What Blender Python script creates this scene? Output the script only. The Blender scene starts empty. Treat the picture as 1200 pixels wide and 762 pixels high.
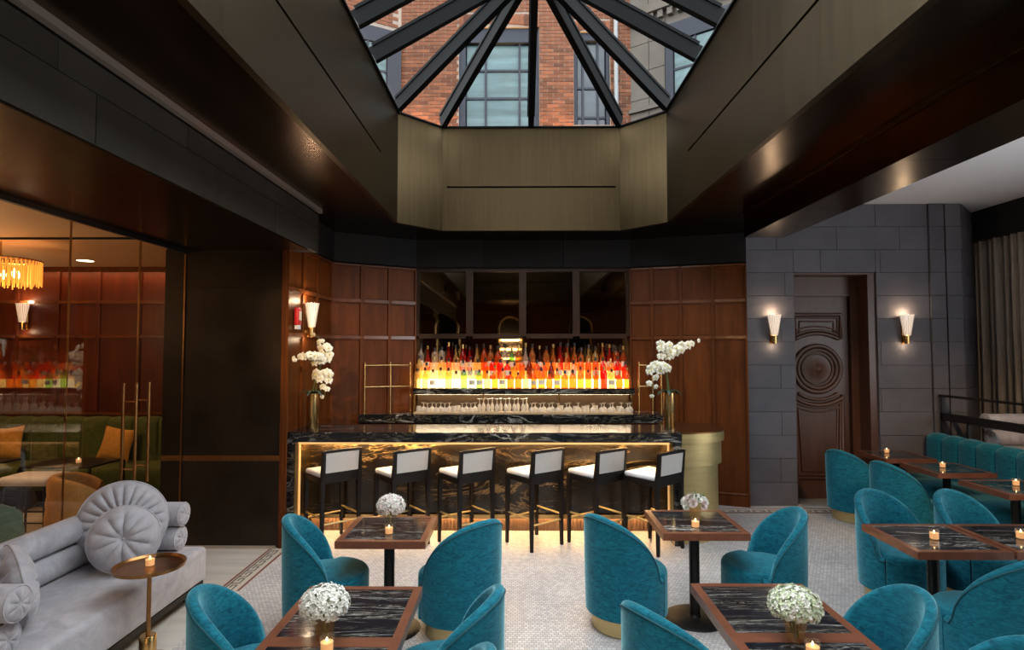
import bpy, bmesh, math, random
from mathutils import Vector, Matrix
R = math.radians
PI = math.pi
random.seed(7)
S = bpy.context.scene
COL = S.collection

# ------------------------------------------------------------------ camera, sky, exposure
cam_d = bpy.data.cameras.new('camera')
cam_d.sensor_width = 36.0
cam_d.lens = 690.0 * 36.0 / 1200.0
cam_d.clip_start = 0.05
cam = bpy.data.objects.new('camera', cam_d)
COL.objects.link(cam)
cam.location = (0, 0, 2.1)
cam.rotation_euler = (R(90 + 2.41), 0, R(0.5))
S.camera = cam

world = bpy.data.worlds.new('overcast_sky')
S.world = world
world.use_nodes = True
wn = world.node_tree
bg = wn.nodes['Background']
bg.inputs['Color'].default_value = (0.95, 0.97, 1.0, 1)
bg.inputs['Strength'].default_value = 5.0

S.view_settings.view_transform = 'Standard'
S.view_settings.look = 'None'
S.view_settings.gamma = 1.0
S.view_settings.exposure = 0.6
S.view_settings.use_curve_mapping = False
S.cycles.max_bounces = 9
S.cycles.diffuse_bounces = 4
S.cycles.glossy_bounces = 4
S.cycles.transmission_bounces = 6
S.cycles.transparent_max_bounces = 24
S.cycles.caustics_reflective = False
S.cycles.caustics_refractive = False
S.cycles.sample_clamp_indirect = 6.0


def lamp(name, kind, loc, energy, color, rot=(0, 0, 0), parent=None, **kw):
    d = bpy.data.lights.new(name, kind)
    d.energy = energy
    d.color = color
    for k, v in kw.items():
        if k == 'portal':
            d.cycles.is_portal = True
        else:
            setattr(d, k, v)
    o = bpy.data.objects.new(name, d)
    COL.objects.link(o)
    o.location = loc
    o.rotation_euler = rot
    if parent:
        o.parent = parent
    return o


WARM = (1.0, 0.62, 0.30)
WARM2 = (1.0, 0.72, 0.45)
# sampling portals in the openings that let the sky in
lamp('skylight_portal', 'AREA', (0.185, 3.0, 5.06), 1, (1, 1, 1), portal=1, shape='RECTANGLE', size=3.3, size_y=9.3)
lamp('window_portal', 'AREA', (7.08, 3.2, 2.0), 1, (1, 1, 1), rot=(0, R(90), 0), portal=1, shape='RECTANGLE', size=2.2, size_y=4.0)


def spot_at(name, loc, target, energy, color, size, blend=0.6, soft=0.05, parent=None):
    o = lamp(name, 'SPOT', loc, energy, color, spot_size=R(size), spot_blend=blend, shadow_soft_size=soft)
    d = Vector(target) - Vector(loc)
    o.rotation_euler = d.to_track_quat('-Z', 'Y').to_euler()
    return o


# ------------------------------------------------------------------ mesh helper
class MB:
    def __init__(self):
        self.v, self.f = [], []

    def add(self, vs, fs):
        n = len(self.v)
        self.v += [tuple(p) for p in vs]
        self.f += [[i + n for i in f] for f in fs]
        return self

    def box(self, x0, x1, y0, y1, z0, z1):
        vs = [(x0, y0, z0), (x1, y0, z0), (x1, y1, z0), (x0, y1, z0), (x0, y0, z1), (x1, y0, z1), (x1, y1, z1), (x0, y1, z1)]
        return self.add(vs, [(0, 3, 2, 1), (4, 5, 6, 7), (0, 1, 5, 4), (1, 2, 6, 5), (2, 3, 7, 6), (3, 0, 4, 7)])

    def rbox(self, x0, x1, y0, y1, z0, z1, r, n=4):
        """box with rounded edges all round"""
        bm = bmesh.new()
        bmesh.ops.create_cube(bm, size=1)
        for v in bm.verts:
            v.co = Vector(((x0 + x1) / 2 + v.co.x * (x1 - x0), (y0 + y1) / 2 + v.co.y * (y1 - y0), (z0 + z1) / 2 + v.co.z * (z1 - z0)))
        bmesh.ops.bevel(bm, geom=bm.edges[:], offset=r, segments=n, profile=0.5, affect='EDGES')
        bm.verts.index_update()
        self.add([v.co[:] for v in bm.verts], [[v.index for v in f.verts] for f in bm.faces])
        bm.free()
        return self

    def prism(self, poly, z0, z1):
        n = len(poly)
        vs = [(x, y, z0) for x, y in poly] + [(x, y, z1) for x, y in poly]
        fs = [list(range(n))[::-1], list(range(n, 2 * n))]
        fs += [(i, (i + 1) % n, n + (i + 1) % n, n + i) for i in range(n)]
        return self.add(vs, fs)

    def lathe(self, prof, n=24, c=(0, 0, 0), a0=0, a1=2 * PI):
        full = abs(a1 - a0 - 2 * PI) < 1e-6
        m = n if full else n + 1
        vs, fs = [], []
        for (r, z) in prof:
            for i in range(m):
                a = a0 + (a1 - a0) * i / n
                vs.append((c[0] + r * math.cos(a), c[1] + r * math.sin(a), c[2] + z))
        for k in range(len(prof) - 1):
            for i in range(n):
                j = (i + 1) % m
                fs.append((k * m + i, k * m + j, (k + 1) * m + j, (k + 1) * m + i))
        return self.add(vs, fs)

    def tube(self, pts, r, n=8, closed=False):
        pts = [Vector(p) for p in pts]
        k = len(pts)
        rs = r if isinstance(r, (list, tuple)) else [r] * k
        vs, fs = [], []
        prev = None
        for i, p in enumerate(pts):
            if closed:
                t = (pts[(i + 1) % k] - pts[i - 1]).normalized()
            else:
                t = (pts[min(i + 1, k - 1)] - pts[max(i - 1, 0)]).normalized()
            if prev is None:
                a = Vector((0, 0, 1)) if abs(t.z) < 0.9 else Vector((1, 0, 0))
                u = t.cross(a).normalized()
            else:
                u = (prev - t * prev.dot(t)).normalized()
            prev = u
            w = t.cross(u)
            for j in range(n):
                a = 2 * PI * j / n
                vs.append(p + (u * math.cos(a) + w * math.sin(a)) * rs[i])
        for i in range(k if closed else k - 1):
            for j in range(n):
                a, b = i * n + j, i * n + (j + 1) % n
                c, d = ((i + 1) % k) * n + (j + 1) % n, ((i + 1) % k) * n + j
                fs.append((a, b, c, d))
        if not closed:
            fs.append(list(range(n))[::-1])
            fs.append(list(range((k - 1) * n, k * n)))
        return self.add(vs, fs)

    def bar(self, p0, p1, w, h, up=(0, 0, 1)):
        """rectangular bar from p0 to p1, w across, h along up"""
        p0, p1 = Vector(p0), Vector(p1)
        t = (p1 - p0).normalized()
        s = t.cross(Vector(up)).normalized()
        u = s.cross(t)
        vs = []
        for p in (p0, p1):
            for a, b in ((-1, -1), (1, -1), (1, 1), (-1, 1)):
                vs.append(p + s * a * w / 2 + u * b * h / 2)
        return self.add(vs, [(0, 1, 2, 3), (7, 6, 5, 4), (0, 4, 5, 1), (1, 5, 6, 2), (2, 6, 7, 3), (3, 7, 4, 0)])

    def grid(self, fn, nu, nv, wrap_u=False):
        vs = [fn(i / nu, j / nv) for j in range(nv + 1) for i in range(nu if wrap_u else nu + 1)]
        m = nu if wrap_u else nu + 1
        fs = []
        for j in range(nv):
            for i in range(nu):
                k = (i + 1) % m
                fs.append((j * m + i, j * m + k, (j + 1) * m + k, (j + 1) * m + i))
        return self.add(vs, fs)

    def xf(self, M):
        self.v = [tuple(M @ Vector(p)) for p in self.v]
        return self

    def merge(self, o):
        return self.add(o.v, o.f)

    def mesh(self, name, m=None, smooth=None):
        me = bpy.data.meshes.new(name)
        me.from_pydata(self.v, [], self.f)
        if m:
            me.materials.append(m)
        bm = bmesh.new()
        bm.from_mesh(me)
        bmesh.ops.recalc_face_normals(bm, faces=bm.faces[:])
        bm.to_mesh(me)
        bm.free()
        if smooth:
            me.shade_smooth()
            me.set_sharp_from_angle(angle=R(smooth))
        me.update()
        return me

    def build(self, name, m=None, parent=None, smooth=None, loc=None, rotz=0):
        return link(name, self.mesh(name, m, smooth), parent, loc, rotz)


def link(name, me, parent=None, loc=None, rotz=0):
    o = bpy.data.objects.new(name, me)
    COL.objects.link(o)
    if parent:
        o.parent = parent
    if loc:
        o.location = loc
    if rotz:
        o.rotation_euler.z = rotz
    return o


def thing(name, label, cat, loc=(0, 0, 0), rotz=0, group=None):
    o = bpy.data.objects.new(name, None)
    COL.objects.link(o)
    o.empty_display_size = 0.05
    o.location = loc
    o.rotation_euler = (0, 0, rotz)
    return tag(o, label, cat, group)


def tag(o, label, cat, group=None):
    o['label'] = label
    o['category'] = cat
    if group:
        o['group'] = group
    return o


def struct(o):
    o['kind'] = 'structure'
    return o


def stuff(o):
    o['kind'] = 'stuff'
    return o


def dup(root, loc=None, rotz=None, label=None, group=None):
    def rec(o, parent):
        c = o.copy()
        COL.objects.link(c)
        if parent:
            c.parent = parent
        for ch in list(o.children):
            rec(ch, c)
        return c
    r = rec(root, None)
    if loc is not None:
        r.location = loc
    if rotz is not None:
        r.rotation_euler.z = rotz
    if label:
        r['label'] = label
    if group:
        r['group'] = group
    return r


ORD = 'first second third fourth fifth sixth seventh eighth ninth tenth eleventh twelfth thirteenth fourteenth fifteenth sixteenth seventeenth eighteenth nineteenth twentieth'.split()
ORD += ['twenty-' + w for w in ORD[:9]] + ['thirtieth'] + ['thirty-' + w for w in ORD[:9]]


# ------------------------------------------------------------------ materials
def newmat(name):
    m = bpy.data.materials.new(name)
    m.use_nodes = True
    nt = m.node_tree
    return m, nt, nt.nodes['Principled BSDF'], nt.nodes['Material Output']


def nd(nt, t, **kw):
    n = nt.nodes.new(t)
    for k, v in kw.items():
        if k in n.inputs:
            n.inputs[k].default_value = v
        else:
            setattr(n, k, v)
    return n


def coords(nt, scale=(1, 1, 1), kind='Object', rot=(0, 0, 0)):
    tc = nd(nt, 'ShaderNodeTexCoord')
    mp = nd(nt, 'ShaderNodeMapping')
    mp.inputs['Scale'].default_value = scale
    mp.inputs['Rotation'].default_value = rot
    nt.links.new(tc.outputs[kind], mp.inputs['Vector'])
    return mp.outputs['Vector']


def ramp(nt, fac, stops):
    r = nd(nt, 'ShaderNodeValToRGB')
    el = r.color_ramp.elements
    while len(el) < len(stops):
        el.new(0.5)
    for e, (p, c) in zip(el, stops):
        e.position = p
        e.color = (c[0], c[1], c[2], 1)
    nt.links.new(fac, r.inputs['Fac'])
    return r.outputs['Color']


def plain(name, col, rough=0.5, metal=0.0, spec=0.5, var=0.0, vscale=(6, 6, 6), bump=0.0, sheen=0.0, coat=0.0, objvar=0.0, world=False, detail=4, rvar=0.0):
    m, nt, b, out = newmat(name)
    b.inputs['Base Color'].default_value = (*col, 1)
    b.inputs['Roughness'].default_value = rough
    b.inputs['Metallic'].default_value = metal
    b.inputs['Specular IOR Level'].default_value = spec
    if sheen:
        b.inputs['Sheen Weight'].default_value = sheen
        b.inputs['Sheen Roughness'].default_value = 0.4
    if coat:
        b.inputs['Coat Weight'].default_value = coat
        b.inputs['Coat Roughness'].default_value = 0.1
    c = None
    if var or bump or rvar:
        vec = coords(nt, vscale)
        if world:
            g = nd(nt, 'ShaderNodeNewGeometry')
            mp = nd(nt, 'ShaderNodeMapping')
            mp.inputs['Scale'].default_value = vscale
            nt.links.new(g.outputs['Position'], mp.inputs['Vector'])
            vec = mp.outputs['Vector']
        nz = nd(nt, 'ShaderNodeTexNoise', Scale=1.0, Detail=detail, Roughness=0.6)
        nt.links.new(vec, nz.inputs['Vector'])
        if var:
            c = ramp(nt, nz.outputs['Fac'], [(0.3, [x * (1 - var) for x in col]), (0.7, [min(1, x * (1 + var)) for x in col])])
        if bump:
            bp = nd(nt, 'ShaderNodeBump', Strength=bump, Distance=0.01)
            nt.links.new(nz.outputs['Fac'], bp.inputs['Height'])
            nt.links.new(bp.outputs['Normal'], b.inputs['Normal'])
        if rvar:
            mr = nd(nt, 'ShaderNodeMapRange')
            mr.inputs['To Min'].default_value = max(0.02, rough - rvar)
            mr.inputs['To Max'].default_value = rough + rvar
            nt.links.new(nz.outputs['Fac'], mr.inputs['Value'])
            nt.links.new(mr.outputs['Result'], b.inputs['Roughness'])
    if objvar:
        oi = nd(nt, 'ShaderNodeObjectInfo')
        mr = nd(nt, 'ShaderNodeMapRange')
        mr.inputs['To Min'].default_value = 1 - objvar
        mr.inputs['To Max'].default_value = 1 + objvar
        nt.links.new(oi.outputs['Random'], mr.inputs['Value'])
        mx = nd(nt, 'ShaderNodeMix', data_type='RGBA', blend_type='MULTIPLY')
        mx.inputs['Factor'].default_value = 1
        if c is not None:
            nt.links.new(c, mx.inputs['A'])
        else:
            mx.inputs['A'].default_value = (*col, 1)
        nt.links.new(mr.outputs['Result'], mx.inputs['B'])
        c = mx.outputs['Result']
    if c is not None:
        nt.links.new(c, b.inputs['Base Color'])
    return m


def wood(name, dark, light, scale=(1.5, 14, 14), rough=0.35, coat=0.3, objvar=0.12, spec=0.5):
    m, nt, b, out = newmat(name)
    vec = coords(nt, scale)
    oi = nd(nt, 'ShaderNodeObjectInfo')
    ad = nd(nt, 'ShaderNodeVectorMath', operation='ADD')
    sc = nd(nt, 'ShaderNodeMath', operation='MULTIPLY')
    sc.inputs[1].default_value = 37.0
    nt.links.new(oi.outputs['Random'], sc.inputs[0])
    nt.links.new(vec, ad.inputs[0])
    nt.links.new(sc.outputs[0], ad.inputs[1])
    nz = nd(nt, 'ShaderNodeTexNoise', Scale=1.0, Detail=6.0, Roughness=0.65, Distortion=0.6)
    nt.links.new(ad.outputs[0], nz.inputs['Vector'])
    c = ramp(nt, nz.outputs['Fac'], [(0.3, dark), (0.7, light)])
    mr = nd(nt, 'ShaderNodeMapRange')
    mr.inputs['To Min'].default_value = 1 - objvar
    mr.inputs['To Max'].default_value = 1 + objvar
    nt.links.new(oi.outputs['Random'], mr.inputs['Value'])
    mx = nd(nt, 'ShaderNodeMix', data_type='RGBA', blend_type='MULTIPLY')
    mx.inputs['Factor'].default_value = 1
    nt.links.new(c, mx.inputs['A'])
    nt.links.new(mr.outputs['Result'], mx.inputs['B'])
    nt.links.new(mx.outputs['Result'], b.inputs['Base Color'])
    b.inputs['Roughness'].default_value = rough
    b.inputs['Specular IOR Level'].default_value = spec
    b.inputs['Coat Weight'].default_value = coat
    b.inputs['Coat Roughness'].default_value = 0.12
    return m


def marble(name, base, vein, scale, width=0.06, rough=0.12, second=None, stretch=(1, 1, 1), amount=1.0, rot=(0, 0, 0), objshift=True):
    """polished dark marble: veins where warped noise crosses its mid level"""
    m, nt, b, out = newmat(name)
    vec = coords(nt, stretch, rot=rot)
    if objshift:
        oi = nd(nt, 'ShaderNodeObjectInfo')
        sc = nd(nt, 'ShaderNodeMath', operation='MULTIPLY')
        sc.inputs[1].default_value = 53.0
        nt.links.new(oi.outputs['Random'], sc.inputs[0])
        ad = nd(nt, 'ShaderNodeVectorMath', operation='ADD')
        nt.links.new(vec, ad.inputs[0])
        nt.links.new(sc.outputs[0], ad.inputs[1])
        vec = ad.outputs[0]

    def veins(sc, wd, dist):
        nz = nd(nt, 'ShaderNodeTexNoise', Scale=sc, Detail=7.0, Roughness=0.6, Distortion=dist)
        nt.links.new(vec, nz.inputs['Vector'])
        s = nd(nt, 'ShaderNodeMath', operation='SUBTRACT')
        s.inputs[1].default_value = 0.5
        nt.links.new(nz.outputs['Fac'], s.inputs[0])
        a = nd(nt, 'ShaderNodeMath', operation='ABSOLUTE')
        nt.links.new(s.outputs[0], a.inputs[0])
        mr = nd(nt, 'ShaderNodeMapRange')
        mr.inputs['From Min'].default_value = 0.0
        mr.inputs['From Max'].default_value = wd
        mr.inputs['To Min'].default_value = 1.0
        mr.inputs['To Max'].default_value = 0.0
        nt.links.new(a.outputs[0], mr.inputs['Value'])
        p = nd(nt, 'ShaderNodeMath', operation='POWER')
        p.inputs[1].default_value = 2.0
        nt.links.new(mr.outputs['Result'], p.inputs[0])
        # veins come and go over the slab
        n2 = nd(nt, 'ShaderNodeTexNoise', Scale=sc * 0.7, Detail=2.0)
        nt.links.new(vec, n2.inputs['Vector'])
        mr2 = nd(nt, 'ShaderNodeMapRange')
        mr2.inputs['From Min'].default_value = 0.42
        mr2.inputs['From Max'].default_value = 0.62
        nt.links.new(n2.outputs['Fac'], mr2.inputs['Value'])
        q = nd(nt, 'ShaderNodeMath', operation='MULTIPLY')
        nt.links.new(p.outputs[0], q.inputs[0])
        nt.links.new(mr2.outputs['Result'], q.inputs[1])
        return q.outputs[0]
    mx = nd(nt, 'ShaderNodeMix', data_type='RGBA')
    mx.inputs['A'].default_value = (*base, 1)
    mx.inputs['B'].default_value = (*vein, 1)
    f = nd(nt, 'ShaderNodeMath', operation='MULTIPLY')
    f.inputs[1].default_value = amount
    nt.links.new(veins(scale, width, 1.2), f.inputs[0])
    nt.links.new(f.outputs[0], mx.inputs['Factor'])
    col = mx.outputs['Result']
    if second:
        m2 = nd(nt, 'ShaderNodeMix', data_type='RGBA')
        nt.links.new(col, m2.inputs['A'])
        m2.inputs['B'].default_value = (*second, 1)
        nt.links.new(veins(scale * 2.3, width * 1.2, 2.0), m2.inputs['Factor'])
        col = m2.outputs['Result']
    nt.links.new(col, b.inputs['Base Color'])
    b.inputs['Roughness'].default_value = rough
    return m


def glow(name, col, strength):
    m, nt, b, out = newmat(name)
    b.inputs['Base Color'].default_value = (*col, 1)
    b.inputs['Emission Color'].default_value = (*col, 1)
    b.inputs['Emission Strength'].default_value = strength
    return m


def thin_glass(name, tint=(1, 1, 1), ior=1.7, rough=0.0, body=None, bodyfac=0.0):
    """clear glass: straight transmission with a tint, mirror reflection by angle on the outer face"""
    m, nt, b, out = newmat(name)
    nt.nodes.remove(b)
    tr = nd(nt, 'ShaderNodeBsdfTransparent')
    tr.inputs['Color'].default_value = (*tint, 1)
    gl = nd(nt, 'ShaderNodeBsdfGlossy')
    gl.inputs['Roughness'].default_value = rough
    fr = nd(nt, 'ShaderNodeFresnel', IOR=ior)
    ge = nd(nt, 'ShaderNodeNewGeometry')
    inv = nd(nt, 'ShaderNodeMath', operation='SUBTRACT')
    inv.inputs[0].default_value = 1.0
    nt.links.new(ge.outputs['Backfacing'], inv.inputs[1])
    mu = nd(nt, 'ShaderNodeMath', operation='MULTIPLY')
    nt.links.new(fr.outputs[0], mu.inputs[0])
    nt.links.new(inv.outputs[0], mu.inputs[1])
    ms = nd(nt, 'ShaderNodeMixShader')
    nt.links.new(mu.outputs[0], ms.inputs['Fac'])
    first = tr.outputs[0]
    if body:
        df = nd(nt, 'ShaderNodeBsdfTranslucent')
        df.inputs['Color'].default_value = (*body, 1)
        d2 = nd(nt, 'ShaderNodeBsdfDiffuse')
        d2.inputs['Color'].default_value = (*body, 1)
        mm = nd(nt, 'ShaderNodeMixShader')
        mm.inputs['Fac'].default_value = 0.5
        nt.links.new(df.outputs[0], mm.inputs[1])
        nt.links.new(d2.outputs[0], mm.inputs[2])
        m3 = nd(nt, 'ShaderNodeMixShader')
        m3.inputs['Fac'].default_value = bodyfac
        nt.links.new(tr.outputs[0], m3.inputs[1])
        nt.links.new(mm.outputs[0], m3.inputs[2])
        first = m3.outputs[0]
    nt.links.new(first, ms.inputs[1])
    nt.links.new(gl.outputs[0], ms.inputs[2])
    nt.links.new(ms.outputs[0], out.inputs['Surface'])
    return m


def velvet(name, col, deep, sheen_col, scale=(9, 9, 9), sheen=0.6, fine=True):
    m, nt, b, out = newmat(name)
    vec = coords(nt, scale)
    nz = nd(nt, 'ShaderNodeTexNoise', Scale=1.0, Detail=5.0, Roughness=0.65, Distortion=1.5)
    nt.links.new(vec, nz.inputs['Vector'])
    c = ramp(nt, nz.outputs['Fac'], [(0.3, deep), (0.72, col)])
    nt.links.new(c, b.inputs['Base Color'])
    b.inputs['Roughness'].default_value = 0.85
    b.inputs['Specular IOR Level'].default_value = 0.2
    b.inputs['Sheen Weight'].default_value = sheen
    b.inputs['Sheen Roughness'].default_value = 0.35
    b.inputs['Sheen Tint'].default_value = (*sheen_col, 1)
    if fine:
        n2 = nd(nt, 'ShaderNodeTexNoise', Scale=12.0, Detail=2.0)
        nt.links.new(vec, n2.inputs['Vector'])
        bp = nd(nt, 'ShaderNodeBump', Strength=0.25, Distance=0.006)
        nt.links.new(n2.outputs['Fac'], bp.inputs['Height'])
        nt.links.new(bp.outputs['Normal'], b.inputs['Normal'])
    return m


def mosaic(name, c1, c2, grout, tile, bumpy=0.3):
    m, nt, b, out = newmat(name)
    vec = coords(nt, (1, 1, 1))
    bk = nd(nt, 'ShaderNodeTexBrick')
    bk.offset = 0.5
    bk.inputs['Color1'].default_value = (*c1, 1)
    bk.inputs['Color2'].default_value = (*c2, 1)
    bk.inputs['Mortar'].default_value = (*grout, 1)
    bk.inputs['Scale'].default_value = 1.0
    bk.inputs['Mortar Size'].default_value = tile * 0.07
    bk.inputs['Mortar Smooth'].default_value = 0.2
    bk.inputs['Brick Width'].default_value = tile
    bk.inputs['Row Height'].default_value = tile * 0.9
    nt.links.new(vec, bk.inputs['Vector'])
    nz = nd(nt, 'ShaderNodeTexNoise', Scale=1.1, Detail=4.0)
    nt.links.new(vec, nz.inputs['Vector'])
    cr = ramp(nt, nz.outputs['Fac'], [(0.35, (0.82, 0.82, 0.84)), (0.65, (1, 1, 1))])
    mx = nd(nt, 'ShaderNodeMix', data_type='RGBA', blend_type='MULTIPLY')
    mx.inputs['Factor'].default_value = 1
    nt.links.new(bk.outputs['Color'], mx.inputs['A'])
    nt.links.new(cr, mx.inputs['B'])
    nt.links.new(mx.outputs['Result'], b.inputs['Base Color'])
    b.inputs['Roughness'].default_value = 0.4
    bp = nd(nt, 'ShaderNodeBump', Strength=bumpy, Distance=0.002)
    bp.invert = True
    nt.links.new(bk.outputs['Fac'], bp.inputs['Height'])
    nt.links.new(bp.outputs['Normal'], b.inputs['Normal'])
    return m


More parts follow.
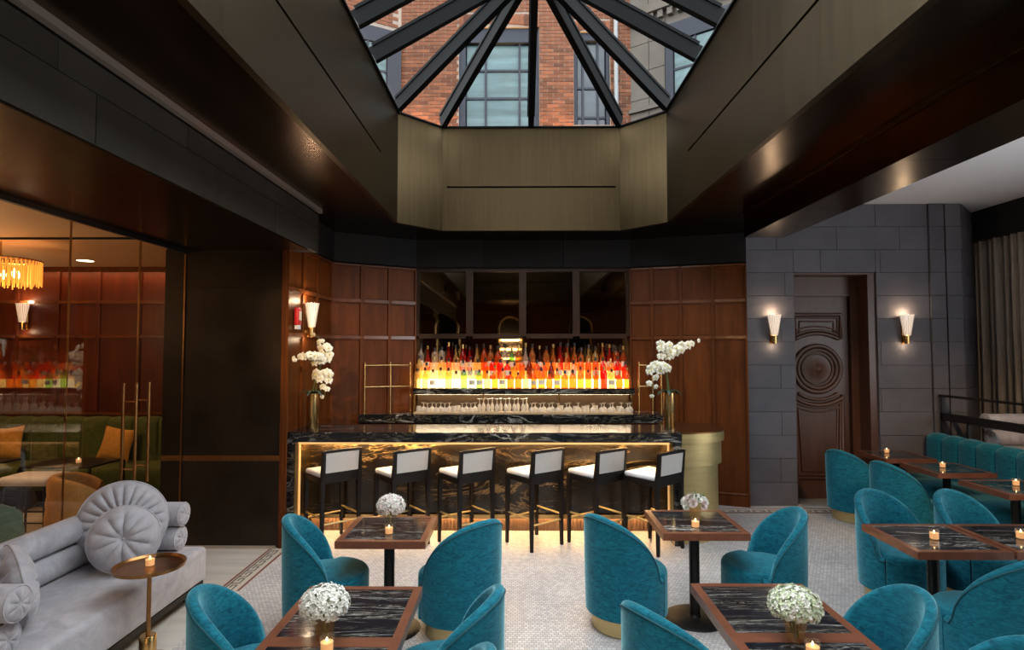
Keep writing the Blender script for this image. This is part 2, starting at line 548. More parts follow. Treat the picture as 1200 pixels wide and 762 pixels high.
M = dict(
    teal=velvet('teal_velvet', (0.011, 0.205, 0.285), (0.002, 0.062, 0.098), (0.45, 0.9, 1.0), scale=(16, 16, 46), sheen=0.75),
    teal_dark=plain('teal_piping', (0.004, 0.075, 0.10), 0.8),
    grey_velvet=velvet('silver_velvet', (0.52, 0.505, 0.535), (0.335, 0.32, 0.35), (0.95, 0.96, 1.0), scale=(4, 4, 4), sheen=0.6),
    green_velvet=velvet('green_velvet', (0.10, 0.13, 0.04), (0.05, 0.07, 0.02), (0.8, 0.9, 0.5), sheen=0.4),
    sage_velvet=velvet('sage_velvet', (0.16, 0.24, 0.17), (0.08, 0.13, 0.09), (0.8, 0.9, 0.8), sheen=0.4),
    mustard=velvet('mustard_cloth', (0.66, 0.36, 0.08), (0.48, 0.24, 0.05), (1, 0.9, 0.6), sheen=0.2),
    tan=velvet('tan_leather', (0.55, 0.29, 0.10), (0.42, 0.21, 0.07), (1, 0.8, 0.6), sheen=0.2),
    wood=wood('mahogany', (0.068, 0.0165, 0.0030), (0.150, 0.041, 0.0078), scale=(9, 9, 1.0), rough=0.42, coat=0.0, spec=0.16),
    wood_rail=wood('mahogany_rail', (0.10, 0.027, 0.007), (0.17, 0.050, 0.013), scale=(9, 9, 9), rough=0.24, coat=0.0, spec=0.7),
    wood_lounge=wood('red_mahogany', (0.058, 0.0105, 0.0032), (0.115, 0.022, 0.006), scale=(9, 9, 1.0), rough=0.42, coat=0.0, spec=0.3),
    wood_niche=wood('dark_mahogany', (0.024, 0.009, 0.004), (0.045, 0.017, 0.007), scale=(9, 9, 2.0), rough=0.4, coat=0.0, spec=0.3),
    stone_beam=plain('brown_stone_block', (0.030, 0.0265, 0.0215), 0.55, spec=0.25, var=0.2, vscale=(3, 3, 3), world=True, objvar=0.2),
    wood_door=wood('door_walnut', (0.060, 0.024, 0.014), (0.100, 0.042, 0.025), scale=(16, 16, 1.4), rough=0.42, coat=0.0),
    wood_table=wood('rosewood_edge', (0.110, 0.036, 0.018), (0.20, 0.068, 0.034), scale=(6, 6, 6), rough=0.35),
    wood_black=plain('ebonised_wood', (0.007, 0.0045, 0.004), 0.42, spec=0.25),
    plinth=wood('bar_plinth_wood', (0.09, 0.045, 0.024), (0.16, 0.085, 0.045), scale=(30, 30, 1.5)),
    bronze=plain('brushed_bronze', (0.064, 0.0455, 0.0235), 0.38, 1.0, var=0.14, vscale=(30, 30, 1.2), rvar=0.06),
    bronze_dark=plain('dark_bronze', (0.064, 0.038, 0.018), 0.24, 1.0, var=0.2, vscale=(0.8, 0.8, 0.8), rvar=0.05),
    bronze_pillar=plain('blackened_bronze', (0.028, 0.018, 0.011), 0.36, 0.6, var=0.35, vscale=(2.5, 2.5, 2.5), rvar=0.08),
    lip=plain('pale_metal_lip', (0.32, 0.28, 0.25), 0.45, 0.6),
    brass=plain('brass', (0.62, 0.40, 0.16), 0.26, 1.0, var=0.12, vscale=(8, 8, 8)),
    brass_pale=plain('champagne_brass', (0.62, 0.47, 0.22), 0.40, 0.8, var=0.10, vscale=(3, 3, 26), rvar=0.06),
    copper=plain('antique_brass', (0.32, 0.16, 0.06), 0.3, 1.0, var=0.2, vscale=(20, 20, 20)),
    black=plain('black_metal', (0.012, 0.011, 0.011), 0.38, 0.4),
    rail_black=plain('black_painted_steel', (0.010, 0.009, 0.011), 0.5),
    stone_joint=plain('stone_joint', (0.085, 0.085, 0.095), 0.9),
    joint=plain('dark_joint', (0.012, 0.012, 0.013), 0.9),
    slot=plain('slot_black', (0.004, 0.004, 0.004), 0.9),
    stone=plain('grey_stone_block', (0.106, 0.102, 0.118), 0.65, spec=0.3, var=0.16, vscale=(2.2, 2.2, 2.2), world=True, objvar=0.10),
    stone_dark=plain('dark_stone_block', (0.012, 0.0115, 0.012), 0.6, spec=0.15, var=0.2, vscale=(3, 3, 3), world=True, objvar=0.2),
    marble=marble('black_table_marble', (0.010, 0.011, 0.015), (0.55, 0.53, 0.48), 2.2, 0.030, 0.09, stretch=(0.55, 5.5, 1), second=(0.20, 0.18, 0.13)),
    marble_bar=marble('black_bar_marble', (0.011, 0.011, 0.012), (0.55, 0.52, 0.46), 2.2, 0.035, 0.13, stretch=(0.8, 1.2, 2.6), second=(0.22, 0.17, 0.10), objshift=False),
    marble_gold=marble('gold_veined_marble', (0.022, 0.016, 0.011), (0.85, 0.56, 0.24), 1.1, 0.022, 0.16, stretch=(0.7, 1, 2.2), second=(0.27, 0.17, 0.085), objshift=False),
    marble_top=marble('polished_bar_top', (0.016, 0.014, 0.012), (0.45, 0.40, 0.32), 2.0, 0.03, 0.16, stretch=(0.7, 3, 1), objshift=False),
    white_leather=plain('white_leather', (0.74, 0.74, 0.77), 0.5, var=0.04, vscale=(30, 30, 30)),
    back_cloth=plain('pale_grey_cloth', (0.52, 0.50, 0.48), 0.8, var=0.06, vscale=(60, 60, 60)),
    mosaic=mosaic('marble_mosaic', (0.74, 0.70, 0.67), (0.52, 0.49, 0.485), (0.27, 0.255, 0.25), 0.034),
    floor_pale=plain('pale_stone_floor', (0.56, 0.52, 0.47), 0.35, var=0.14, vscale=(0.9, 9, 1), detail=6),
    key_dark=plain('dark_mosaic', (0.05, 0.035, 0.03), 0.5),
    key_red=plain('red_mosaic', (0.20, 0.055, 0.035), 0.5),
    key_pale=plain('cream_mosaic', (0.58, 0.52, 0.44), 0.5, var=0.1, vscale=(50, 50, 50)),
    white_ceiling=plain('white_plaster', (0.72, 0.70, 0.72), 0.8, var=0.03, vscale=(1, 1, 1)),
    warm_plaster=plain('ochre_plaster', (0.62, 0.37, 0.185), 0.7, var=0.04, vscale=(1, 1, 1)),
    dark_paint=plain('dark_paint', (0.020, 0.015, 0.012), 0.7),
    mirror=plain('smoked_mirror', (0.20, 0.165, 0.13), 0.03, 1.0),
    glass=thin_glass('partition_glass', (0.97, 0.97, 0.95), 1.85),
    sky_glass=thin_glass('skylight_glass', (0.97, 0.99, 0.99), 1.45),
    vase_glass=thin_glass('vase_glass', (0.86, 0.84, 0.80), 1.6, body=(0.85, 0.8, 0.7), bodyfac=0.12),
    amber_glass=thin_glass('amber_vase_glass', (0.97, 0.85, 0.66), 1.6, body=(0.75, 0.50, 0.26), bodyfac=0.16),
    glassware=thin_glass('glassware', (0.95, 0.93, 0.88), 1.7, body=(1, 0.93, 0.82), bodyfac=0.5),
    wax=glow('candle_glow', (1.0, 0.50, 0.20), 0.42),
    flame=glow('candle_flame', (1.0, 0.72, 0.36), 7.0),
    led=glow('warm_led', (1.0, 0.62, 0.26), 85.0),
    strip_glow=glow('brass_strip_glow', (1.0, 0.55, 0.20), 0.42),
    led_low=glow('toe_kick_led', (1.0, 0.62, 0.28), 34.0),
    led_soft=glow('shelf_led', (1.0, 0.78, 0.5), 18.0),
    riser0=glow('lit_acrylic_front_step', (1.0, 0.72, 0.40), 3.0),
    riser1=glow('lit_acrylic_middle_step', (1.0, 0.58, 0.22), 0.95),
    riser2=glow('lit_acrylic_top_step', (1.0, 0.50, 0.15), 0.36),
    core=plain('blossom_shade', (0.34, 0.37, 0.22), 0.8),
    under_shelf=plain('dark_back_glass', (0.05, 0.03, 0.016), 0.3),
    cove=glow('cove_light', (1.0, 0.52, 0.22), 6.0),
    shade=glow('lit_fluted_glass', (1.0, 0.84, 0.72), 0.34),
    downlight=glow('downlight', (1.0, 0.82, 0.6), 6.0),
    crystal=glow('lit_crystal', (1.0, 0.36, 0.045), 0.65),
    bulb=glow('bulb', (1.0, 0.66, 0.28), 12.0),
    brick_mat=plain('red_brick', (0.085, 0.030, 0.014), 0.85, spec=0.2, var=0.25, vscale=(6, 6, 6), world=True, objvar=0.45),
    mortar=plain('mortar', (0.17, 0.135, 0.11), 0.9, spec=0.2, var=0.1, vscale=(5, 5, 5)),
    lintel=plain('lintel_stone', (0.12, 0.085, 0.065), 0.8, var=0.15, vscale=(3, 3, 3)),
    beige_stone=plain('beige_limestone', (0.066, 0.057, 0.048), 0.85, spec=0.2, var=0.14, vscale=(1.5, 1.5, 1.5)),
    navy_frame=plain('navy_window_frame', (0.006, 0.008, 0.015), 0.6, spec=0.25),
    far_pane=plain('far_window_glass', (0.042, 0.072, 0.076), 0.15, var=0.45, vscale=(0.6, 0.6, 5), spec=0.22),
    far_pane_dark=plain('dark_window_glass', (0.025, 0.032, 0.04), 0.12, var=0.4, vscale=(0.6, 0.6, 3), spec=0.3),
    pipe_white=plain('white_downpipe', (0.14, 0.145, 0.15), 0.5, spec=0.3),
    rib=plain('black_skylight_steel', (0.004, 0.0045, 0.005), 0.6, 0.0, spec=0.06),
    curtain=plain('taupe_beaded_curtain', (0.30, 0.27, 0.245), 0.42, 0.2, var=0.4, vscale=(90, 90, 2.5)),
    petal=plain('white_petal', (0.80, 0.80, 0.74), 0.7, var=0.06, vscale=(30, 30, 30)),
    petal_green=plain('greenish_petal', (0.62, 0.70, 0.48), 0.7, var=0.15, vscale=(20, 20, 20)),
    petal_pink=plain('blush_petal', (0.78, 0.68, 0.66), 0.7, var=0.08, vscale=(30, 30, 30)),
    orchid=plain('orchid_petal', (0.86, 0.84, 0.70), 0.6, var=0.06, vscale=(40, 40, 40)),
    orchid_heart=plain('orchid_heart', (0.66, 0.56, 0.14), 0.6),
    stem=plain('green_stem', (0.10, 0.16, 0.05), 0.6),
    leaf=plain('dark_leaf', (0.018, 0.040, 0.018), 0.4),
    red_alarm=plain('red_plastic', (0.55, 0.012, 0.02), 0.4),
    tan_mat=plain('tan_bar_mat', (0.52, 0.36, 0.20), 0.9, var=0.1, vscale=(40, 40, 40)),
    paper=plain('bottle_label_paper', (0.75, 0.66, 0.48), 0.7, objvar=0.25),
    cap=plain('bottle_cap', (0.03, 0.02, 0.02), 0.4),
    cap_gold=plain('gold_cap', (0.55, 0.36, 0.12), 0.35, 0.9),
    pale_box=plain('pale_threshold', (0.5, 0.42, 0.34), 0.5, 0.5),
)

# ------------------------------------------------------------------ floor
fl = struct(MB().box(-2.42, 7.2, -4.6, 9.0, -0.12, 0.0).build('floor', M['mosaic']))
struct(MB().box(-9.6, -2.42, -4.6, 9.0, -0.12, 0.0).build('floor', M['floor_pale']))


def meander(L, u, w):
    """greek key bars for a run of length L in a band of width w; returns list of rectangles (a0,a1,b0,b1)"""
    out = []
    t = w / 9.0
    a = 0.0
    while a + u <= L:
        out += [(a, a + t, 0, w * 0.72), (a, a + u * 0.8, w * 0.62, w * 0.72), (a + u * 0.8 - t, a + u * 0.8, w * 0.28, w * 0.72),
                (a + u * 0.4, a + u * 0.8, w * 0.28, w * 0.38), (a, a + u, 0, t)]
        a += u
    return out


kb = MB().box(-2.62, -2.42, 5.2, 6.28, 0.0, 0.0015).build('border_ground', M['key_pale'], fl)
kb = MB()
for (a0, a1, b0, b1) in meander(1.06, 0.15, 0.12):
    kb.box(-2.58 + b0, -2.58 + b1, 5.21 + a0, 5.21 + a1, 0.0016, 0.003)
stuff(kb.build('border_key', M['key_dark'], fl))
for x in (-2.615, -2.445):
    MB().box(x, x + 0.022, 5.2, 6.28, 0.0016, 0.003).build('border_line', M['key_red'], fl)
kb = MB().box(2.65, 5.0, 7.68, 7.92, 0.0, 0.0015).build('border_ground', M['key_pale'], fl)
kb = MB()
for (a0, a1, b0, b1) in meander(2.3, 0.2, 0.16):
    kb.box(2.67 + a0, 2.67 + a1, 7.72 + b0, 7.72 + b1, 0.0016, 0.003)
stuff(kb.build('border_key', M['key_dark'], fl))
for y in (7.685, 7.895):
    MB().box(2.65, 5.0, y, y + 0.022, 0.0016, 0.003).build('border_line', M['key_red'], fl)

# ------------------------------------------------------------------ ceilings, skylight well, beams
ZC, ZT = 3.69, 5.06
WL, WR, WN = -1.48, 1.85, -1.6      # well sides, near end
well = [(WL, WN), (WR, WN), (WR, 7.20), (1.36, 7.70), (-0.99, 7.70), (WL, 7.20)]
ceil = MB()
LT = 0.055          # the metal lining stands in front of the slab edge
ceil.box(-2.25, WL - LT, -4.6, 9.0, ZC, ZC + 0.3)
ceil.box(WR + LT, 2.63, -4.6, 9.0, ZC, ZC + 0.3)
ceil.box(2.63, 3.11, 6.8, 9.0, ZC, ZC + 0.3)
ceil.box(WL - LT, WR + LT, 7.70 + LT, 9.0, ZC, ZC + 0.3)
ceil.box(WL - LT, WR + LT, -4.6, WN - LT, ZC, ZC + 0.3)
ceil.prism([(WL - LT, 7.20 + 0.025), (-0.99 - 0.025, 7.70 + LT), (WL - LT, 7.70 + LT)], ZC, ZC + 0.3)
ceil.prism([(WR + LT, 7.20 + 0.025), (WR + LT, 7.70 + LT), (1.36 + 0.025, 7.70 + LT)], ZC, ZC + 0.3)
ceil.box(-3.2, -2.25, 6.6, 9.0, ZC, ZC + 0.3)
cm = struct(ceil.build('ceiling', M['bronze_dark']))
# metal lining of the well, one sheet per side
wl = struct(MB().box(WL - 0.42, WL - 0.3, WN, 7.2, ZC + 0.32, ZT).build('wall_skylight', M['dark_paint']))


def upright(name, p0, p1, z0, z1, t, m, parent, lift=0.0):
    """sheet standing on the line p0-p1, thickness t away from the room (left of the direction)"""
    d = Vector((p1[0] - p0[0], p1[1] - p0[1], 0)).normalized()
    n = Vector((-d.y, d.x, 0))
    q = [(p0[0], p0[1]), (p1[0], p1[1]), (p1[0] + n.x * t, p1[1] + n.y * t), (p0[0] + n.x * t, p0[1] + n.y * t)]
    return MB().prism(q, z0, z1).build(name, m, parent)


wz = ZC + 0.56         # slot height
for k in range(6):
    p0, p1 = well[k], well[(k + 1) % 6]
    p0, p1 = p1, p0
    w_in = 1
    upright('metal_sheet', p0, p1, wz + 0.012, ZT, 0.05, M['bronze'], wl)
    upright('metal_sheet', p0, p1, ZC - 0.02, wz - 0.012, 0.05, M['bronze'], wl)
    a, b = Vector(p0), Vector(p1)
    d = (b - a).normalized()
    n = Vector((-d.y, d.x))
    L = (b - a).length
    if L > 2:      # slot runs along the long sides, stopping short of the corners
        e = 0.06 if L < 4 else 0.75
        q0, q1 = a + d * (0.06 if L < 4 else 0.9), b - d * (0.06 if L < 4 else 0.9)
        for s0, s1 in ((a, q0), (q1, b)):
            upright('slot_filler', s0, s1, wz - 0.012, wz + 0.012, 0.05, M['bronze'], wl)
    else:
        upright('slot_filler', p0, p1, wz - 0.012, wz + 0.012, 0.05, M['bronze'], wl)
    upright('slot_back', a + n * 0.05, b + n * 0.05, wz - 0.1, wz + 0.1, 0.02, M['slot'], wl)
# roof over everything around the skylight
roof = MB()
roof.box(-9.6, WL - 0.06, -4.6, 9.0, 5.0, 5.06).box(WR + 0.06, 7.2, -4.6, 9.0, 5.0, 5.06)
roof.box(WL - 0.06, WR + 0.06, 7.76, 9.0, 5.0, 5.06).box(WL - 0.06, WR + 0.06, -4.6, WN - 0.06, 5.0, 5.06)
struct(roof.build('roof', M['dark_paint']))

# skylight: steel ribs rising to the end of a ridge, a pane between each two
sk = struct(MB().bar((0.185, 6.0, 6.12), (0.185, -1.6, 6.12), 0.09, 0.14).build('window_1', M['rib']))
APX = Vector((0.185, 6.0, 6.12))
feet = [(WL, 5.25), (WL, 5.9), (WL, 7.15), (-0.99, 7.70), (0.185, 7.70), (1.36, 7.70), (WR, 7.15), (WR, 5.9), (WR, 5.25)]
tops = [Vector((0.185, 5.4, 6.12))] + [APX] * 7 + [Vector((0.185, 5.4, 6.12))]
ff = [(Vector((x, y, ZT + 0.05)), t) for (x, y), t in zip(feet, tops)]
for k in range(9):
    y = 4.55 - 0.7 * k
    ff.insert(0, (Vector((WL, y, ZT + 0.05)), Vector((0.185, y + 0.05, 6.12))))
    ff.append((Vector((WR, y, ZT + 0.05)), Vector((0.185, y + 0.05, 6.12))))
for p, t in ff:
    MB().bar(p, t, 0.075, 0.15).build('rib', M['rib'], sk)
    MB().bar(p + Vector((0, 0, 0.095)), t + Vector((0, 0, 0.095)), 0.10, 0.03).build('rib_cap', M['rib'], sk)
for (p, t), (q, u) in zip(ff[:-1], ff[1:]):
    lift = Vector((0, 0, 0.07))
    if (t - u).length < 0.01:
        vs = [p + lift, q + lift, t + lift]
        MB().add(vs + [v + Vector((0, 0, 0.012)) for v in vs], [(2, 1, 0), (3, 4, 5), (0, 1, 4, 3), (1, 2, 5, 4), (2, 0, 3, 5)]).build('pane', M['sky_glass'], sk)
    else:
        vs = [p + lift, q + lift, u + lift, t + lift]
        MB().add(vs + [v + Vector((0, 0, 0.012)) for v in vs], [(3, 2, 1, 0), (4, 5, 6, 7), (0, 1, 5, 4), (1, 2, 6, 5), (2, 3, 7, 6), (3, 0, 4, 7)]).build('pane', M['sky_glass'], sk)
c = MB()
for a, b in zip(well, well[1:] + well[:1]):
    c.bar((a[0], a[1], ZT - 0.01), (b[0], b[1], ZT - 0.01), 0.05, 0.02)
c.build('curb', M['rib'], sk)


def blocks(parent, p0, p1, z0, z1, rowh, wid, mat, out=0.03, gap=0.006, holes=(), seed=1, name='stone_block', rows=None):
    """courses of separate stone blocks standing proud of the wall on the line p0-p1 (room on the right of the direction)"""
    rnd = random.Random(seed)
    p0, p1 = Vector((p0[0], p0[1])), Vector((p1[0], p1[1]))
    L = (p1 - p0).length
    d = (p1 - p0) / L
    n = Vector((d.y, -d.x))
    if rows is None:
        k = max(1, round((z1 - z0) / rowh))
        rows = [z0 + (z1 - z0) * i / k for i in range(k + 1)]
    for r, (za, zb) in enumerate(zip(rows[:-1], rows[1:])):
        xs = [0.0]
        x = wid * (0.55 if r % 2 else 1.0) * rnd.uniform(0.85, 1.1)
        while x < L - wid * 0.35:
            xs.append(x)
            x += wid * rnd.uniform(0.85, 1.15)
        xs.append(L)
        for a, b in zip(xs[:-1], xs[1:]):
            segs = [(a, b, za, zb)]
            for (h0, h1, g0, g1) in holes:
                ns = []
                for (sa, sb, ya, yb) in segs:
                    if sb <= h0 or sa >= h1 or yb <= g0 or ya >= g1:
                        ns.append((sa, sb, ya, yb))
                        continue
                    if sa < h0:
                        ns.append((sa, h0, ya, yb))
                    if sb > h1:
                        ns.append((h1, sb, ya, yb))
                    if yb > g1:
                        ns.append((max(sa, h0), min(sb, h1), g1, yb))
                segs = ns
            for (sa, sb, ya, yb) in segs:
                if sb - sa < 0.03 or yb - ya < 0.03:
                    continue
                g = gap / 2
                o = out + rnd.uniform(-0.0015, 0.0015)
                q = [p0 + d * (sa + g), p0 + d * (sb - g), p0 + d * (sb - g) + n * o, p0 + d * (sa + g) + n * o]
                MB().prism([(v.x, v.y) for v in q], ya + g, yb - g).build(name, mat, parent)


# beam along the lounge side: stone-clad face, bronze soffit
bl = struct(MB().box(-3.62, -2.28, -4.6, 6.6, 3.2, 3.98).build('beam_left', M['joint']))
blocks(bl, (-2.28, -4.6), (-2.28, 6.6), 3.2, 3.63, 0.2, 1.15, M['stone_beam'], seed=3, rows=[3.19, 3.47, 3.63])
MB().box(-2.25, -2.205, -4.6, 6.6, 3.645, 3.69).build('metal_lip', M['lip'], bl)
for k in range(8):
    y1 = 6.3 - k * 1.35
    MB().box(-3.6, -2.26, y1 - 1.345, y1, 3.178, 3.198).build('soffit_panel', M['bronze_dark'], bl)
# beam on the door side: all bronze
br = struct(MB().box(2.65, 3.07, -4.6, 6.78, 3.42, 4.2).build('beam_right', M['bronze_dark']))
for k in range(8):
    y1 = 6.8 - k * 1.4
    MB().box(2.63, 2.65, y1 - 1.396, y1, 3.40, 3.70).build('face_panel', M['bronze_dark'], br)
    MB().box(2.652, 3.09, y1 - 1.396, y1, 3.40, 3.418).build('soffit_panel', M['bronze_dark'], br)
MB().box(2.61, 2.635, -4.6, 6.8, 3.665, 3.69).build('metal_lip', M['bronze'], br)
# raised white ceiling over the banquettes, ochre ceiling over the lounge
struct(MB().box(3.05, 7.2, -4.6, 9.0, 4.1, 4.2).build('ceiling', M['white_ceiling']))
lc = struct(MB().box(-9.6, -3.6, -4.6, 9.0, 3.32, 3.42).build('ceiling', M['warm_plaster']))
MB().box(-9.6, -3.62, 6.30, 6.335, 3.30, 3.325).build('shadow_gap', M['slot'], lc)

# ------------------------------------------------------------------ wood panelling of the bar alcove
def panelling(wall, p0, p1, cols, rows, mat, stile=0.045, out=0.02, seed=0, rail_m=M['wood_rail']):
    """room on the right of the direction p0-p1"""
    p0, p1 = Vector(p0), Vector(p1)
    L = (p1 - p0).length
    d = (p1 - p0) / L
    n = Vector((d.y, -d.x))

    def slab(name, a, b, za, zb, o0, o1, m=mat):
        q = [p0 + d * a + n * o0, p0 + d * b + n * o0, p0 + d * b + n * o1, p0 + d * a + n * o1]
        return MB().prism([(v.x, v.y) for v in q], za, zb).build(name, m, wall)
    xs = [L * c for c in cols]
    for a, b in zip(xs[:-1], xs[1:]):
        for za, zb in zip(rows[:-1], rows[1:]):
            i = stile / 2 + 0.004
            slab('panel', a + i, b - i, za + i, zb - i, 0.0, 0.008)
            # bead round the panel
            w = 0.018
            slab('bead', a + i, b - i, za + i, za + i + w, 0.008, 0.016)
            slab('bead', a + i, b - i, zb - i - w, zb - i, 0.008, 0.016)
    for x in xs:
        a, b = max(0, x - stile / 2), min(L, x + stile / 2)
        slab('stile', a, b, rows[0], rows[-1], 0.0, out + 0.012)
    for z in rows:
        for a, b in zip(xs[:-1], xs[1:]):
            slab('rail', a + stile / 2, b - stile / 2, max(rows[0], z - stile / 2), min(rows[-1], z + stile / 2), 0.0, out + 0.022, rail_m or mat)


wf = struct(MB().box(-3.2, 3.6, 8.86, 9.0, 0, 4.0).build('wall_far', M['dark_paint']))
ROWS = [0.16, 2.27, 2.77, 3.27]
A0, A1, A2, A3, A4 = (-2.5, 6.32), (-2.5, 7.85), (-1.47, 8.5), (1.63, 8.5), (3.11, 7.98)


def backing(p0, p1, z0, z1, t, m, parent):
    return upright('wall_backing', p0, p1, z0, z1, t, m, parent)


for p0, p1, cols in ((A0, A1, (0, 0.30, 0.62, 1.0)), (A1, A2, (0, 0.345, 0.67, 1.0)), (A3, A4, (0, 0.20, 0.45, 0.72, 1.0))):
    upright('wall_backing', p0, p1, 0, ZC, 0.06, M['dark_paint'], wf)
    panelling(wf, p0, p1, cols, ROWS, M['wood'])
    d = (Vector(p1) - Vector(p0)).normalized()
    n = Vector((d.y, -d.x)) * 0.03
    upright('skirting', Vector(p0) + n, Vector(p1) + n, 0.0, 0.15, 0.03, M['wood'], wf)
# dark stone frieze above the panelling and over the niche
for k, (p0, p1) in enumerate(((A1, A2), (A2, A3), (A3, A4))):
    blocks(wf, p0, p1, 3.29, ZC, 0.4, 1.1, M['stone_dark'], out=0.05, seed=20 + k)
    upright('wall_backing', p0, p1, 3.27, ZC, 0.05, M['joint'], wf)
blocks(wf, (-2.5, 6.6), A1, 3.29, ZC, 0.4, 1.1, M['stone_dark'], out=0.05, seed=29)

# niche of the back bar: sides, mirror grid
for x0, x1 in ((-1.53, -1.47), (1.63, 1.69)):
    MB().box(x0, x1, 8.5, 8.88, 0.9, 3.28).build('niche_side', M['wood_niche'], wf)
MB().box(-1.47, 1.63, 8.80, 8.84, 1.4, 2.30).build('niche_back', M['mirror'], wf)
cols = [-1.47, -0.69, 0.08, 0.855, 1.63]
zr = [2.31, 2.63, 2.95, 3.25]
for a, b in zip(cols[:-1], cols[1:]):
    for za, zb in zip(zr[:-1], zr[1:]):
        MB().box(a + 0.052, b - 0.052, 8.56, 8.575, za + 0.003, zb - 0.003).build('mirror_tile', M['mirror'], wf)
MB().box(-1.47, 1.63, 8.576, 8.6, 2.3, 3.27).build('mirror_backing', M['joint'], wf)
for x in cols:
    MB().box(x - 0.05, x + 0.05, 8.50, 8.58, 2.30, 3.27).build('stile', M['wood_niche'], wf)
for za, zb in ((2.265, 2.33), (3.235, 3.28)):
    for a, b in zip(cols[:-1], cols[1:]):
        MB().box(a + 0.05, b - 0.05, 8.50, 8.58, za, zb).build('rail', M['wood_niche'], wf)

# bronze-clad pillar between lounge glass and bar
pl = struct(MB().box(-3.80, -2.502, 6.32, 8.85, 0, 3.3).build('pillar', M['bronze_pillar']))
for za, zb in ((0.03, 0.915), (0.975, 2.76), (2.765, 3.18)):
    MB().box(-3.80, -2.502, 6.30, 6.32, za, zb).build('panel', M['bronze_pillar'], pl)
MB().box(-3.80, -2.502, 6.302, 6.32, 0.917, 0.973).build('band', M['copper'], pl)
MB().box(-3.55, -2.56, 6.285, 6.32, 0.0, 0.028).build('base_strip', M['pale_box'], pl)
MB().box(-2.53, -2.495, 6.293, 6.33, 0.0, 3.2).build('edge_trim', M['wood'], pl)

# ------------------------------------------------------------------ grey stone wall with the carved door
YW = 8.05
ws = struct(MB().box(3.11, 3.78, YW + 0.03, 8.5, 0, 4.1).box(4.90, 6.07, YW + 0.03, 8.5, 0, 4.1).box(3.78, 4.90, YW + 0.03, 8.5, 3.16, 4.1).build('wall_door_side', M['stone_joint']))
blocks(ws, (3.11, YW + 0.03), (5.62, YW + 0.03), 0, 4.1, 0.32, 0.95, M['stone'], holes=((0.67, 1.79, 0, 3.16),), seed=5)
blocks(ws, (5.62, YW), (5.825, YW), 0, 4.1, 0.32, 1.2, M['stone'], seed=6)
blocks(ws, (5.84, YW), (6.05, YW), 0, 4.1, 0.32, 1.2, M['stone'], seed=7)
wx = struct(upright('wall_splay', (6.05, YW), (6.92, 8.9), 0, 4.1, 0.06, M['stone_joint'], None))
blocks(wx, (6.05, YW), (6.92, 8.9), 0, 4.1, 0.32, 0.9, M['stone'], seed=8)
struct(MB().box(3.6, 7.2, 8.9, 9.0, 0, 4.1).box(3.6, 6.1, 8.52, 8.56, 0, 4.1).build('wall_behind', M['dark_paint']))
# the return of the stone wall beside the panelling
upright('wall_return', (3.09, 7.99), (3.11, 8.06), 0, ZC, 0.03, M['stone'], ws)

dr = struct(MB().box(3.80, 4.68, 8.38, 8.44, 0.02, 2.85).build('door_1', M['wood_door']))
MB().box(3.78, 4.90, 8.36, 8.46, 2.90, 3.16).build('transom_panel', M['wood_door'], dr)
MB().box(3.80, 4.72, 8.345, 8.37, 2.855, 2.90).build('transom_rail', M['wood_door'], dr)
MB().box(4.70, 4.90, 8.33, 8.46, 0, 2.90).build('side_panel', M['wood_door'], dr)
MB().box(4.80, 4.895, 8.08, 8.33, 0, 3.155).build('jamb', M['wood_door'], dr)
MB().box(3.785, 3.80, 8.08, 8.36, 0, 3.155).build('jamb', M['wood_door'], dr)
MB().box(3.80, 4.80, 8.08, 8.36, 3.13, 3.155).build('jamb_head', M['wood_door'], dr)
MB().box(3.78, 4.90, 8.05, 8.36, 0.0, 0.02).build('threshold', M['pale_box'], dr)
cx = 4.24
yd = 8.375


def mould(pts, rs, name='moulding', par=dr):
    """stacked half-round mouldings along closed outline pts (x,z)"""
    for off, r in rs:
        k = len(pts)
        cxm = sum(p[0] for p in pts) / k
        czm = sum(p[1] for p in pts) / k
        q = []
        for i in range(k):
            a, b, c_ = Vector(pts[i - 1]), Vector(pts[i]), Vector(pts[(i + 1) % k])
            t1, t2 = (b - a).normalized(), (c_ - b).normalized()
            n1, n2 = Vector((-t1.y, t1.x)), Vector((-t2.y, t2.x))
            nn = (n1 + n2)
            nn = nn / max(0.3, nn.length_squared / 2)
            q.append((b.x + nn.x * off, yd, b.y + nn.y * off))
        MB().tube(q, r, 8, closed=True).build(name, M['wood_door'], par, smooth=50)


def arc(cx_, cz_, r, a0, a1, n=18):
    return [(cx_ + r * math.cos(R(a0 + (a1 - a0) * i / n)), cz_ + r * math.sin(R(a0 + (a1 - a0) * i / n))) for i in range(n + 1)]


zc = 1.83
# upper panel with a hollowed lower edge, round medallion, lower panel with a hollowed upper edge
up = [(cx - 0.34, zc + 0.50)] + arc(cx, zc, 0.555, 127, 53)[0:0] + arc(cx, zc, 0.56, 124, 56) + [(cx + 0.34, zc + 0.50), (cx + 0.34, 2.60), (cx - 0.34, 2.60)]
up = [(cx - 0.34, zc + 0.43)] + arc(cx, zc - 0.12, 0.62, 118, 62) + [(cx + 0.34, zc + 0.43), (cx + 0.34, 2.60), (cx - 0.34, 2.60)]
mould(up, ((0, 0.028), (0.045, 0.018), (0.10, 0.014)))
lo = [(cx + 0.34, zc - 0.36)] + arc(cx, zc + 0.12, 0.62, -62, -118) + [(cx - 0.34, zc - 0.36), (cx - 0.34, 0.30), (cx + 0.34, 0.30)]
mould(lo, ((0, 0.028), (0.045, 0.018), (0.10, 0.014)))
MB().tube([(x, yd - 0.012, z) for x, z in arc(cx, zc + 0.05, 0.56, -55, -125)], 0.03, 8).build('moulding', M['wood_door'], dr, smooth=50)
